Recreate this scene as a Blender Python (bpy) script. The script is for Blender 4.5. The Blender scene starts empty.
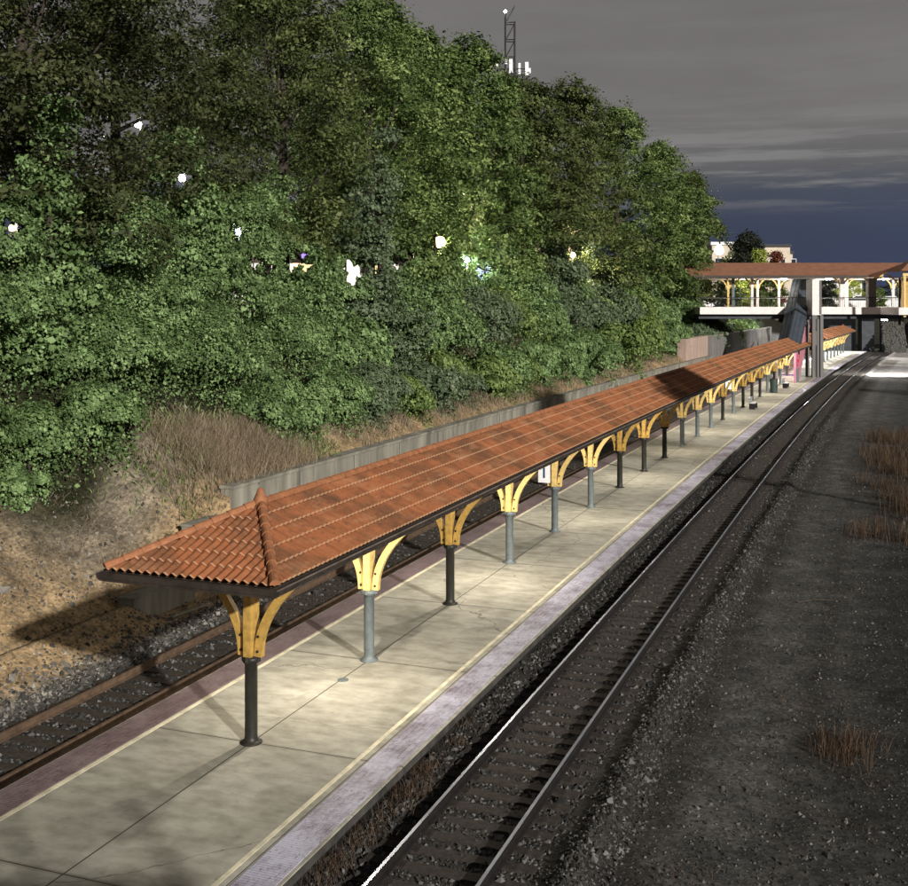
import bpy, math, random
import numpy as np
random.seed(7); RNG=np.random.default_rng(7)
sc=bpy.context.scene; COL=sc.collection
pi=math.pi
# ------------------------------------------------------------------ geometry of the line
HC=7.96; K=.000357; TH0=.3633; X0,Y0=-3.671,20.295; FOC=1121.3; HY=302.5
def W(s,t,z=0.0):
    th=TH0+K*s
    return (X0+(math.cos(TH0)-math.cos(th))/K+t*math.cos(th), Y0+(math.sin(th)-math.sin(TH0))/K-t*math.sin(th), z)
def WA(s,t):
    th=TH0+K*s
    return X0+(np.cos(TH0)-np.cos(th))/K+t*np.cos(th), Y0+(np.sin(th)-np.sin(TH0))/K-t*np.sin(th)
def ST(x,y):
    x=np.asarray(x,float);y=np.asarray(y,float);s=(x-X0)*math.sin(TH0)+(y-Y0)*math.cos(TH0)
    for _ in range(4):
        cx,cy=WA(s,0*s);th=TH0+K*s
        s=s+(x-cx)*np.sin(th)+(y-cy)*np.cos(th)
    th=TH0+K*s;cx,cy=WA(s,0*s)
    return s,(x-cx)*np.cos(th)-(y-cy)*np.sin(th)
def yaw(s): return -(TH0+K*s)           # rotates local +y onto the direction of the line
def PX(px,D): return (px-454)*D/FOC
def PZ(py,D): return HC-(py-HY)*D/FOC
# ------------------------------------------------------------------ object helpers
def tag(o,label=None,cat=None,group=None,kind=None):
    if label:o['label']=label
    if cat:o['category']=cat
    if group:o['group']=group
    if kind:o['kind']=kind
    return o
def empty(name,loc=(0,0,0),rz=0,label=None,cat=None,group=None,parent=None):
    o=bpy.data.objects.new(name,None);COL.objects.link(o);o.location=loc;o.rotation_euler=(0,0,rz);o.empty_display_size=.3
    if parent:o.parent=parent
    return tag(o,label,cat,group)
def link(name,me,mat,parent=None,loc=None,rz=0):
    o=bpy.data.objects.new(name,me);COL.objects.link(o)
    if mat is not None and not me.materials: me.materials.append(mat)
    if parent:o.parent=parent
    if loc is not None:o.location=loc
    if rz:o.rotation_euler=(0,0,rz)
    return o
class MB:
    def __init__(s): s.v=[];s.f=[];s.uv=[]
    def add(s,vs,fs,uv=None):
        n=len(s.v);s.v+=[tuple(v) for v in vs];s.f+=[tuple(n+i for i in f) for f in fs]
        s.uv+= uv if uv else [(0,0)]*len(vs)
        return s
    def box(s,x0,x1,y0,y1,z0,z1):
        return s.add([(x0,y0,z0),(x1,y0,z0),(x1,y1,z0),(x0,y1,z0),(x0,y0,z1),(x1,y0,z1),(x1,y1,z1),(x0,y1,z1)],
          [(0,3,2,1),(4,5,6,7),(0,1,5,4),(1,2,6,5),(2,3,7,6),(3,0,4,7)])
    def tube(s,pts,rad,n=8,cap=True):
        pts=[np.array(p,float) for p in pts]
        if not hasattr(rad,'__len__'): rad=[rad]*len(pts)
        vs=[];fs=[];up=np.array([0,0,1.])
        for i,p in enumerate(pts):
            d=pts[min(i+1,len(pts)-1)]-pts[max(i-1,0)];d/=np.linalg.norm(d)+1e-9
            a=np.cross(d,up) if abs(d[2])<.95 else np.cross(d,[1.,0,0]);a/=np.linalg.norm(a);b=np.cross(d,a)
            for k in range(n):
                q=2*pi*k/n;vs.append(tuple(p+rad[i]*(math.cos(q)*a+math.sin(q)*b)))
        for i in range(len(pts)-1):
            for k in range(n):
                fs.append((i*n+k,i*n+(k+1)%n,(i+1)*n+(k+1)%n,(i+1)*n+k))
        if cap: fs+=[tuple(range(n)),tuple(range((len(pts)-1)*n,len(pts)*n))]
        return s.add(vs,fs)
    def lathe(s,prof,n=16,c=(0,0)):
        vs=[];fs=[]
        for r,z in prof:
            for k in range(n): vs.append((c[0]+r*math.cos(2*pi*k/n),c[1]+r*math.sin(2*pi*k/n),z))
        for i in range(len(prof)-1):
            for k in range(n): fs.append((i*n+k,i*n+(k+1)%n,(i+1)*n+(k+1)%n,(i+1)*n+k))
        fs+=[tuple(range(n))[::-1],tuple(range((len(prof)-1)*n,len(prof)*n))]
        return s.add(vs,fs)
    def sweep(s,prof,s0,s1,ds=1.0,closed=True,tf=None):
        """prof: [(t,z)] swept along the line; uv = metres (s, t)"""
        N=max(1,int(round((s1-s0)/ds)));m=len(prof);vs=[];fs=[];uv=[]
        for i in range(N+1):
            a=s0+(s1-s0)*i/N
            for t,z in prof:
                vs.append(W(a,t,z));uv.append((a,t))
        for i in range(N):
            for k in range(m if closed else m-1):
                k2=(k+1)%m;fs.append((i*m+k,i*m+k2,(i+1)*m+k2,(i+1)*m+k))
        if closed: fs+=[tuple(range(m))[::-1],tuple(range(N*m,(N+1)*m))]
        return s.add(vs,fs,uv)
    def build(s,name,mat,parent=None,smooth=False,loc=None,rz=0,bevel=0):
        me=bpy.data.meshes.new(name);me.from_pydata(s.v,[],s.f)
        l=me.uv_layers.new(name='UVMap');uv=np.array(s.uv,'f')
        idx=np.zeros(len(me.loops),'i');me.loops.foreach_get('vertex_index',idx)
        l.data.foreach_set('uv',uv[idx].ravel())
        if smooth: me.polygons.foreach_set('use_smooth',np.ones(len(me.polygons),bool))
        me.update()
        o=link(name,me,mat,parent,loc,rz)
        if bevel:
            b=o.modifiers.new('bevel','BEVEL');b.width=bevel;b.segments=2;b.limit_method='ANGLE'
        return o
def npmesh(name,V,F,attr=None,smooth=False,cols=None):
    me=bpy.data.meshes.new(name);k=F.shape[1]
    me.vertices.add(len(V));me.vertices.foreach_set('co',np.asarray(V,'f').ravel())
    me.loops.add(F.size);me.loops.foreach_set('vertex_index',F.astype('i').ravel())
    me.polygons.add(len(F));me.polygons.foreach_set('loop_start',np.arange(0,F.size,k,dtype='i'))
    if attr is not None:
        a=me.attributes.new('rnd','FLOAT','POINT');a.data.foreach_set('value',attr.astype('f'))
    if cols is not None:
        a=me.attributes.new('col','FLOAT_COLOR','POINT');a.data.foreach_set('color',cols.astype('f').ravel())
    me.polygons.foreach_set('use_smooth',np.full(len(F),smooth))
    me.update(calc_edges=True);return me
# ------------------------------------------------------------------ materials
class N:
    def __init__(s,m): s.nt=m.node_tree;s.n=s.nt.nodes;s.bs=s.n['Principled BSDF']
    def new(s,ty,**k):
        a=s.n.new(ty)
        for q,v in k.items():
            if q.startswith('_'): a.inputs[q[1:].replace('_',' ')].default_value=v
            else: setattr(a,q,v)
        return a
    def l(s,a,b): s.nt.links.new(a,b)
    def noise(s,scale,vec=None,detail=4,rough=.6):
        a=s.new('ShaderNodeTexNoise',_Scale=scale,_Detail=detail,_Roughness=rough)
        if vec is not None:s.l(vec,a.inputs['Vector'])
        return a.outputs['Fac']
    def ramp(s,fac,stops):
        r=s.new('ShaderNodeValToRGB');e=r.color_ramp.elements
        while len(e)<len(stops): e.new(.5)
        for i,(p,c) in enumerate(stops):
            e[i].position=p;e[i].color=(*c,1) if len(c)==3 else c
        s.l(fac,r.inputs['Fac']);return r.outputs['Color']
    def mix(s,f,a,b,bt='MIX'):
        m=s.new('ShaderNodeMix',data_type='RGBA',blend_type=bt)
        for i,v in ((0,f),(6,a),(7,b)):
            if hasattr(v,'links'): s.l(v,m.inputs[i])
            else: m.inputs[i].default_value=v if i==0 else (*v,1)
        return m.outputs[2]
    def math(s,op,a,b=0,c=None,clamp=False):
        m=s.new('ShaderNodeMath',operation=op,use_clamp=clamp)
        for i,v in enumerate((a,b,c)):
            if v is None: continue
            if hasattr(v,'links'): s.l(v,m.inputs[i])
            else: m.inputs[i].default_value=v
        return m.outputs[0]
    def bump(s,h,strength=.3,dist=.02):
        b=s.new('ShaderNodeBump',_Strength=strength,_Distance=dist);s.l(h,b.inputs['Height']);s.l(b.outputs[0],s.bs.inputs['Normal'])
    def pos(s): return s.new('ShaderNodeTexCoord').outputs['Object']
    def uv(s): return s.new('ShaderNodeTexCoord').outputs['UV']
    def sep(s,v): a=s.new('ShaderNodeSeparateXYZ');s.l(v,a.inputs[0]);return a.outputs
    def scale(s,v,sc_):
        a=s.new('ShaderNodeVectorMath',operation='MULTIPLY');s.l(v,a.inputs[0]);a.inputs[1].default_value=sc_;return a.outputs[0]
    def line(s,x,w):   # 1 within w of 0
        return s.math('LESS_THAN',s.math('ABSOLUTE',x),w)
def mat(name,col,rough=.7,metal=0,var=.25,nscale=3,bump=.0,bscale=40,spec=.3,streak=False):
    m=bpy.data.materials.new(name);m.use_nodes=True;g=N(m);p=g.pos()
    if streak: p=g.scale(p,(1,1,.15))
    f=g.noise(nscale,p,6)
    c=g.ramp(f,[(.3,tuple(x*(1-var) for x in col)),(.7,tuple(min(1,x*(1+var)) for x in col))])
    g.l(c,g.bs.inputs['Base Color']);g.bs.inputs['Roughness'].default_value=rough;g.bs.inputs['Metallic'].default_value=metal
    g.bs.inputs['Specular IOR Level'].default_value=spec
    if bump: g.bump(g.noise(bscale,g.pos(),5),bump,.02)
    return m
def emis(name,col,st):
    m=bpy.data.materials.new(name);m.use_nodes=True;b=m.node_tree.nodes['Principled BSDF']
    b.inputs['Base Color'].default_value=(*col,1);b.inputs['Emission Color'].default_value=(*col,1);b.inputs['Emission Strength'].default_value=st;return m
M={}
M['shadedpole']=mat('backlit_dark_post_paint',(.022,.021,.017),.45,0,.4,5,.1)  # some posts stand backlit; that shade is put into their colour
M['greypole']=mat('grey_green_paint',(.115,.135,.14),.45,0,.25,5,.1)
M['yellow']=mat('yellow_painted_timber',(.62,.45,.17),.55,0,.22,7,.15,60)
M['ochre']=mat('ochre_and_shaded_yellow_timber',(.42,.26,.065),.6,0,.3,7,.15,60)  # darker copy of the yellow for brackets on backlit posts; also shelter timber
M['fascia']=mat('dark_brown_gutter',(.035,.027,.022),.5,0,.4,4,.2)
M['fasciatrim']=mat('weathered_drip_edge',(.16,.13,.11),.6,0,.4,2,.1)
M['ceiling']=mat('timber_soffit',(.42,.30,.16),.7,0,.2,4)
M['rust']=mat('rusty_rail_steel',(.085,.055,.036),.75,.1,.4,6,.2)
M['tie']=mat('creosoted_timber',(.034,.028,.024),.85,0,.6,8,.6,30)
M['tie2']=mat('weathered_timber_tie',(.035,.028,.022),.85,0,.6,8,.6,30)
M['concrete']=mat('board_formed_concrete',(.19,.18,.15),.85,0,.5,1.6,.3,25,streak=True)
M['darkconc2']=mat('shade_dark_foundation',(.012,.012,.012),.95,0,.3,1)  # near-black colour stands in for the shade under the platform edge
M['edgeshade']=mat('shaded_slab_edge',(.045,.042,.038),.9,0,.5,3)  # shade on the slab's edge face, put into a darker colour
M['railside']=mat('shaded_rail_steel',(.016,.014,.014),.6,.1,.4,6,.2)  # rail flanks in shade, darkened through the steel colour
M['whiteconc']=mat('pale_painted_concrete',(.72,.68,.67),.8,0,.12,2,.1)
M['greyconc']=mat('grey_concrete',(.15,.145,.14),.85,0,.25,1.2,.2,streak=True)
M['darkconc']=mat('soot_dark_concrete',(.055,.06,.07),.85,0,.3,1)
M['pinkwall']=mat('pinkish_stone_wall',(.34,.25,.21),.85,0,.3,2,.3,20,streak=True)
M['stairroof']=mat('slate_blue_metal_roof',(.04,.052,.068),.7,0,.25,1.2,.1)
M['bark']=mat('dark_bark',(.045,.036,.028),.9,0,.4,8,.5)
M['white']=mat('white_paint',(.8,.8,.8),.6,0,.05)
M['blue']=mat('dark_blue_paint',(.02,.05,.16),.6,0,.05)
M['steel']=mat('galvanised_steel',(.35,.36,.37),.5,.4,.2)
M['black']=mat('black_metal',(.018,.018,.02),.5,.2,.3)
M['green']=mat('dark_green_metal',(.03,.05,.045),.5,.2,.3)
M['beige']=mat('beige_stucco',(.52,.45,.36),.85,0,.1,.6)
M['glassdark']=mat('dark_window_glass',(.02,.025,.03),.12,0,.1,spec=.6)
M['purple']=mat('purple_paint',(.30,.20,.48),.7,0,.3,1.5)
M['pink']=mat('pink_painted_concrete',(.40,.16,.20),.75,0,.3,1.1,streak=True)
M['red']=mat('red_spray_paint',(.5,.03,.05),.6,0,.1)
M['wood']=mat('grey_fence_boards',(.24,.22,.19),.85,0,.3,2,streak=True)
M['rock']=mat('riprap_stone',(.10,.098,.09),.9,0,.4,4,.5,12)
def m_glossrail():
    m=bpy.data.materials.new('polished_rail_head');m.use_nodes=True;g=N(m);p=g.uv()
    f=g.noise(.6,g.scale(p,(1,.2,1)),5)
    g.l(g.ramp(f,[(.35,(.42,.46,.55)),(.7,(.62,.68,.80))]),g.bs.inputs['Base Color']);g.bs.inputs['Metallic'].default_value=1
    g.l(g.math('MULTIPLY_ADD',f,.25,.28),g.bs.inputs['Roughness']);return m
M['railtop']=m_glossrail()
def m_tile(name,base,course=.38):
    """orange clay tiles: weathering varies from tile to tile; uv = (metres along the eave, metres up the slope)"""
    m=bpy.data.materials.new(name);m.use_nodes=True;g=N(m);u=g.uv();X,Y,_=g.sep(u)
    cx=g.math('FLOOR',g.math('DIVIDE',X,.17));cy=g.math('FLOOR',g.math('DIVIDE',Y,course))
    cmb=g.new('ShaderNodeCombineXYZ');g.l(cx,cmb.inputs[0]);g.l(cy,cmb.inputs[1])
    wn=g.new('ShaderNodeTexWhiteNoise',noise_dimensions='2D');g.l(cmb.outputs[0],wn.inputs['Vector'])
    c=g.ramp(wn.outputs['Value'],[(0,tuple(x*.88 for x in base)),(.5,base),(1,(base[0]*1.1,base[1]*1.12,base[2]*1.15))])
    n=g.noise(.5,u,6,.7);c=g.mix(g.ramp(n,[(.44,(0,0,0)),(.60,(.8,.8,.8))]),c,(.09,.047,.026))
    n2=g.noise(5,u,5,.8);c=g.mix(g.ramp(n2,[(.52,(0,0,0)),(.66,(.6,.6,.6))]),c,(.07,.05,.03));n4=g.noise(.9,g.scale(u,(1,3,1)),4,.6);c=g.mix(g.ramp(n4,[(.52,(0,0,0)),(.7,(.5,.5,.5))]),c,(.36,.19,.10))
    # pale worn lip of each course
    fy=g.math('FRACT',g.math('DIVIDE',Y,course));lip=g.math('LESS_THAN',fy,.10)
    c=g.mix(g.math('MULTIPLY',lip,.55),c,(.52,.31,.18))
    g.l(c,g.bs.inputs['Base Color']);g.bs.inputs['Roughness'].default_value=.75;g.bs.inputs['Specular IOR Level'].default_value=.25
    g.bump(g.noise(40,u,3),.15,.01);return m
M['tile']=m_tile('clay_roof_tile',(.275,.098,.040))
M['cap']=mat('clay_ridge_tile',(.29,.12,.055),.75,0,.3,6,.15,50)
M['bridgeroof']=mat('brown_tile_roof',(.25,.115,.07),.8,0,.25,1.5,.2,8)
def m_platform():
    m=bpy.data.materials.new('brushed_platform_concrete');m.use_nodes=True;g=N(m);u=g.uv();X,Y,_=g.sep(u)
    n=g.noise(.55,g.scale(u,(1,1.3,1)),7,.62)
    c=g.ramp(n,[(.30,(.17,.16,.125)),(.5,(.31,.295,.24)),(.70,(.45,.435,.37))])
    n2=g.noise(2.2,g.scale(u,(1.5,.7,1)),6,.6);c=g.mix(.35,c,g.ramp(n2,[(.34,(.12,.112,.085)),(.62,(.48,.465,.40))]))
    n3=g.noise(1.3,u,3,.5);c=g.mix(g.ramp(n3,[(.62,(0,0,0)),(.72,(.35,.35,.35))]),c,(.09,.08,.06))
    # fine brush marks
    jx=g.line(g.math('SUBTRACT',g.math('FRACT',g.math('ADD',g.math('DIVIDE',X,5.0),.5)),.5),.0028)
    jy=g.line(g.math('ADD',Y,-.0),.014);jt=g.line(g.math('SUBTRACT',g.math('ABSOLUTE',Y),2.3),.01)
    j=g.math('MAXIMUM',g.math('MAXIMUM',jx,jy),jt)
    dirt=g.line(g.math('SUBTRACT',g.math('FRACT',g.math('ADD',g.math('DIVIDE',X,5.0),.5)),.5),.012)
    c=g.mix(g.math('MULTIPLY',dirt,.3),c,(.12,.11,.08))
    ck=g.new('ShaderNodeTexVoronoi',feature='DISTANCE_TO_EDGE',_Scale=.13);wv=g.new('ShaderNodeVectorMath',operation='ADD');g.l(u,wv.inputs[0]);nz=g.new('ShaderNodeTexNoise',_Scale=.8,_Detail=6.);g.l(u,nz.inputs['Vector']);g.l(nz.outputs['Color'],wv.inputs[1]);g.l(wv.outputs[0],ck.inputs['Vector'])
    crack=g.math('MULTIPLY',g.math('LESS_THAN',ck.outputs['Distance'],.0012),.6);c=g.mix(crack,c,(.06,.055,.04))
    spk=g.noise(9,u,3,.5);c=g.mix(g.ramp(spk,[(.68,(0,0,0)),(.72,(.35,.35,.35))]),c,(.07,.065,.05))
    c=g.mix(j,c,(.05,.045,.035));g.l(c,g.bs.inputs['Base Color']);g.bs.inputs['Roughness'].default_value=.8
    h=g.math('ADD',g.noise(60,u,3),g.math('MULTIPLY',j,-3));g.bump(h,.25,.006);return m
M['platform']=m_platform()
def m_edge(name,c0,c1,c2,wear):
    m=bpy.data.materials.new(name);m.use_nodes=True;g=N(m);u=g.uv();X,Y,_=g.sep(u)
    br=g.new('ShaderNodeTexBrick');g.l(u,br.inputs['Vector']);br.offset=.5
    for k,v in (('Scale',1.),('Brick Width',.30),('Row Height',.11),('Mortar Size',.006),('Bias',0.)): br.inputs[k].default_value=v
    br.inputs['Color1'].default_value=(*c0,1);br.inputs['Color2'].default_value=(*c1,1);br.inputs['Mortar'].default_value=(*c2,1)
    c=br.outputs['Color'];n=g.noise(.7,u,7,.75)
    c=g.mix(g.ramp(n,[(.42,(0,0,0)),(.60,(.9,.9,.9))]),c,wear)
    n2=g.noise(6,g.scale(u,(1,2.4,1)),5,.75);c=g.mix(g.ramp(n2,[(.56,(0,0,0)),(.64,(.7,.7,.7))]),c,tuple(x*.45 for x in c2))
    g.l(c,g.bs.inputs['Base Color']);g.bs.inputs['Roughness'].default_value=.6
    rib=g.math('SINE',g.math('MULTIPLY',X,2*pi/.06));g.bump(g.math('ADD',rib,g.math('MULTIPLY',n2,2)),.35,.006);return m
M['edgeR']=m_edge('purple_paver_edge',(.19,.165,.21),(.31,.275,.345),(.09,.075,.10),(.50,.50,.62))
M['edgeL']=m_edge('plum_paver_edge',(.125,.085,.09),(.165,.115,.12),(.06,.042,.045),(.22,.165,.17))
M['line']=mat('pale_yellow_line_paint',(.62,.57,.42),.7,0,.3,3)
def m_ground():
    m=bpy.data.materials.new('ground_soil_and_gravel');m.use_nodes=True;g=N(m);p=g.pos()
    a=g.new('ShaderNodeAttribute',attribute_name='col').outputs['Color']
    v=g.new('ShaderNodeTexVoronoi',_Scale=14.);g.l(p,v.inputs['Vector'])
    c=g.mix(1,a,g.ramp(v.outputs['Color'],[(.1,(.55,.55,.55)),(.9,(1.35,1.32,1.28))]),'MULTIPLY')
    n=g.noise(1.1,p,7,.7);c=g.mix(1,c,g.ramp(n,[(.3,(.45,.45,.44)),(.5,(.9,.9,.9)),(.7,(1.55,1.52,1.48))]),'MULTIPLY')
    g.l(c,g.bs.inputs['Base Color']);g.bs.inputs['Roughness'].default_value=.95;g.bs.inputs['Specular IOR Level'].default_value=.1
    h=g.math('ADD',g.math('MULTIPLY',g.noise(26,p,4,.7),1.0),g.math('MULTIPLY',g.noise(4,p,6,.7),1.4));g.bump(h,.5,.05);return m
M['ground']=m_ground()
def m_leaf(name,a=None,b=None,c=None,trans=.25,rough=.55,fac=1):
    a,b,c=[tuple(x*fac for x in q) for q in (a,b,c)]
    m=bpy.data.materials.new(name);m.use_nodes=True;g=N(m)
    r=g.new('ShaderNodeAttribute',attribute_name='rnd').outputs['Fac']
    g.l(g.ramp(r,[(0,a),(.55,b),(1,c)]),g.bs.inputs['Base Color']);g.bs.inputs['Roughness'].default_value=rough
    g.bs.inputs['Specular IOR Level'].default_value=.25
    t=g.new('ShaderNodeBsdfTranslucent');g.l(g.ramp(r,[(0,a),(.55,b),(1,c)]),t.inputs['Color'])
    mx=g.new('ShaderNodeMixShader');mx.inputs[0].default_value=trans
    out=g.n['Material Output'];g.l(g.bs.outputs[0],mx.inputs[1]);g.l(t.outputs[0],mx.inputs[2]);g.l(mx.outputs[0],out.inputs['Surface']);return m
M['leafdark']=m_leaf('oak_leaves',(.022,.032,.010),(.052,.070,.020),(.13,.15,.055),fac=1.35)
M['leafolive']=m_leaf('shaded_oak_leaves',(.02,.026,.010),(.045,.055,.018),(.11,.12,.05))
M['leafmid']=m_leaf('maple_leaves',(.026,.045,.012),(.065,.10,.028),(.21,.26,.09),fac=1.5)
M['kudzu']=m_leaf('vine_leaves',(.024,.040,.015),(.10,.16,.055),(.25,.36,.155),fac=1.25)
M['kudzu2']=m_leaf('yellow_green_vine_leaves',(.03,.05,.014),(.095,.145,.038),(.24,.30,.11),fac=1.3)
M['sage']=m_leaf('grey_green_shrub_leaves',(.045,.065,.035),(.085,.12,.062),(.16,.19,.12),fac=1.3)
M['leafyel']=m_leaf('yellow_green_leaves',(.12,.16,.02),(.22,.26,.05),(.32,.34,.09))
M['leafred']=m_leaf('dark_red_leaves',(.07,.02,.012),(.12,.035,.02),(.18,.06,.03))
M['conifer']=m_leaf('evergreen_needles',(.01,.013,.009),(.016,.02,.013),(.03,.034,.022),.1)
M['dry']=m_leaf('dry_grass_blades',(.12,.09,.055),(.25,.19,.125),(.42,.35,.26),.2,.8)
M['drydark']=m_leaf('rusty_dry_grass_blades',(.035,.022,.013),(.075,.045,.027),(.14,.095,.06),.2,.8)
M['stone']=m_leaf('gravel_stones',(.02,.019,.018),(.05,.048,.045),(.15,.145,.14),0,.9)
M['stonepale']=m_leaf('pale_gravel_stones',(.05,.046,.04),(.13,.12,.105),(.30,.28,.25),0,.9)
M['lamp']=emis('lit_white_lamp_glass',(1,.98,.93),60)
M['lampwarm']=emis('lit_warm_lamp_glass',(1,.72,.4),2.6)
M['lampblue']=emis('lit_cool_lamp_glass',(.55,.75,1),1.9)
M['window']=emis('lit_shop_window',(1,.93,.8),1.1)
M['warmwin']=emis('lit_warm_window',(1,.75,.4),1.2)
M['coolwin']=emis('lit_cool_window',(.6,.8,1),1.3)
M['violet']=emis('lit_violet_sign',(.45,.3,1),1.2)
# ------------------------------------------------------------------ terrain
def sm(x,a,b): 
    q=np.clip((x-a)/(b-a),0,1);return q*q*(3-2*q)
_ph=RNG.uniform(0,6.28,(8,2));_fr=RNG.normal(0,1,(8,2))
def wob(x,y,f):
    r=0
    for (a,b),(p,q) in zip(_fr,_ph): r=r+np.sin((a*x+b*y)*f+p)*np.cos((b*x-a*y)*f*.7+q)
    return r/4
WALL_T=-8.1
def H(s,t):
    s=np.asarray(s,float);t=np.asarray(t,float);x,y=WA(s,t)
    z=np.full(np.broadcast(s,t).shape,-.715)
    z=z+.02*wob(x,y,4)-.055*(sm(t,3.0,3.3)*sm(t,5.8,5.5)+sm(-t,3.4,3.7)*sm(-t,6.1,5.8))
    # ballast crib, left shoulder and foot
    # right side: small gravel berm beside the track, then the dirt lot with wheel ruts
    berm=np.exp(-((t-6.35-.12*wob(x,y,.5))/.36)**2)*.22
    r=sm(t,5.6,6.0)*-.04+berm+sm(t,6.7,7.8)*-.15
    rut=-.2*(np.exp(-((t-7.15)/.16)**2)+np.exp(-((t-9.3)/.2)**2)*.6)
    lot=sm(t,7,8)*(.07*wob(x,y,1.3)+.05*wob(x,y,3.1)+.12*wob(x,y,.35))
    z=z+np.where(t>5,r+rut*sm(t,6.6,7)+lot,0)
    z=z+sm(t,13,26)*2.2*np.ones_like(z)*sm(s,200,150)+sm(t,13,18)*.4*wob(x,y,.5)
    # left bank
    u=-WALL_T*0+(WALL_T-t)
    zb=-.55+.6*sm(s,7.6,9)+1.2*sm(s,9.6,11)+.9*sm(s,11.6,12.6)
    slope=.60+.09*wob(x*.5,y*.5,.5)
    bank=zb+slope*np.clip(u-.3,0,99)+.22*wob(x,y,.9)*sm(u,.5,3)+.07*wob(x,y,2.3)*sm(u,.3,2)
    top=7.0+.15*wob(x,y,.2)
    bank=np.where(bank>top-1,top-1+np.tanh(np.clip(bank-top+1,0,9))*1.0,bank)
    # foot of bank before the wall starts: eroded toe
    toe=-.70+.55*np.clip(-6.9-t,0,9)*sm(s,8.4,6.8)
    z=np.where(t<-6.7,np.maximum(z,toe*(t>WALL_T)+(-9)*(t<=WALL_T)),z)
    z=np.where(t<WALL_T-.02,np.maximum(bank,np.where(t<WALL_T,-1.1,-1.1)),z)
    # hill closing the cutting far behind the road overpass
    z=z+np.where(y>245,1,0)*0
    z=np.maximum(z,-.72+7.9*sm(y,262,300))
    z=np.where((t>8),np.maximum(z,-.8+7.6*sm(x-.33*y,18,30)*sm(y,196,206)),z)
    return z
def build_ground():
    S=np.concatenate([np.arange(-19,12,.16),np.arange(12,40,.3),np.arange(40,130,.8),np.arange(130,420,3.),np.arange(420,3000,120)])
    T=np.concatenate([[-2500,-900,-400,-200,-120,-80,-60],np.arange(-48,-22,1.),np.arange(-22,-8.5,.28),[-8.42,-8.3,-8.2,-8.12,-8.08,-8.0],np.arange(-7.9,-6.2,.16),np.arange(-6.2,6.2,.35),np.arange(6.2,10.5,.11),np.arange(10.5,14,.3),np.arange(14,30,1.),[34,42,60,90,150,300,600,1200,1900]])
    s,t=np.meshgrid(S,T,indexing='ij')
    x,y=WA(np.minimum(s,420),t)
    # beyond 420 m carry straight on
    e=np.clip(s-420,0,None);th=TH0+K*420;x=x+e*math.sin(th);y=y+e*math.cos(th)
    z=H(np.minimum(s,420),t)
    th=-.0
    n,m=s.shape;V=np.stack([x,y,z],-1).reshape(-1,3)
    i=np.arange(n*m).reshape(n,m);F=np.stack([i[:-1,:-1],i[:-1,1:],i[1:,1:],i[1:,:-1]],-1).reshape(-1,4)
    # soil colours by place, and painted lamp light near the bridge
    g=np.array([.045,.043,.041]);c=np.ones((n,m,3))*g
    def put(mask,col):
        nonlocal c;c=c*(1-mask[...,None])+np.array(col)*mask[...,None]
    w=wob(x,y,.8)
    put(sm(t,-5.9,-6.5)*(t<0),(.15,.145,.135))
    put(sm(t,-6.7+0*s,-7.3)*(t<0),(.33,.24,.14))
    put(sm(t,-8.7,-10.2)*sm(s+w*1.2,4,9)*(t<0),(.20,.17,.13))
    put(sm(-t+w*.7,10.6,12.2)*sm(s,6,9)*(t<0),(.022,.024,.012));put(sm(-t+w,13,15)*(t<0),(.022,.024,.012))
    put(sm(s,24,34)*sm(-t,9,9.6),(.06,.05,.03))
    put(sm(t,5.4,6.0),(.042,.041,.040))
    put(sm(t,6.8,7.6),(.072,.072,.071));put(np.exp(-((t-7.15)/.3)**2)*.7+np.exp(-((t-9.3)/.3)**2)*.5,(.045,.043,.04));put(np.exp(-((t-8.2+.2*w)/.45)**2)*.6,(.10,.10,.098))
    put(sm(t+w*.5,9.0,11.5),(.034,.034,.033))
    put(sm(s,112,128)*sm(t,5.8,6.6),(.36,.35,.34))  # pale patch: pool of lamp light beyond the bridge, painted into the ground
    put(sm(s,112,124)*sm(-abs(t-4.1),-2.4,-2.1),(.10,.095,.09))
    put(sm(s,100,106)*sm(-t,8.2,8.6),(.02,.02,.012))
    put(sm(y,225,240),(.04,.038,.03))
    put(np.clip(sm(-t,21,23),0,1),(.05,.05,.05))
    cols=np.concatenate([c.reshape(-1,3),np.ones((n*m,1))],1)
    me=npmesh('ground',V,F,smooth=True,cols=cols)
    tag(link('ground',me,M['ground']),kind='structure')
build_ground()
# ------------------------------------------------------------------ platform
S0,S1=-11,178
pf=MB().sweep([(-2.5,-.9),(-2.5,-.15),(-2.79,-.15),(-2.79,0),(-2.10,0),(2.35,0),(2.99,0),(2.99,-.15),(2.45,-.15),(2.45,-.9)],S0,S1,1.0).build('platform',M['platform'])
tag(pf,kind='structure')
def ribbon(name,t0,t1,z,m,parent,s0=S0,s1=S1,thick=.006):
    return MB().sweep([(t0,z-.003),(t0,z+thick),(t1,z+thick),(t1,z-.003)],s0,s1,1.0).build(name,m,parent)
ribbon('paver_strip',2.35,2.93,.0,M['edgeR'],pf,thick=.012)
ribbon('paver_strip',-2.75,-2.10,.0,M['edgeL'],pf,thick=.012)
ribbon('painted_line',2.10,2.18,.0,M['line'],pf)
ribbon('painted_line',-2.075,-1.985,.0,M['line'],pf)
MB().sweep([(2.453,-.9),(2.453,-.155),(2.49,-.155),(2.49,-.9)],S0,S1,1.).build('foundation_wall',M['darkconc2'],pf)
for q0,q1 in ((2.985,2.996),(-2.796,-2.785)): MB().sweep([(q0,-.152),(q0,-.022),(q1,-.022),(q1,-.152)],S0,S1,1.).build('shaded_edge_face',M['edgeshade'],pf)
mh=MB().lathe([(.12,0),(.12,.012),(.08,.016)],16).build('drain_cover',M['greypole'],pf,loc=W(3.6,.05,.001))
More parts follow.
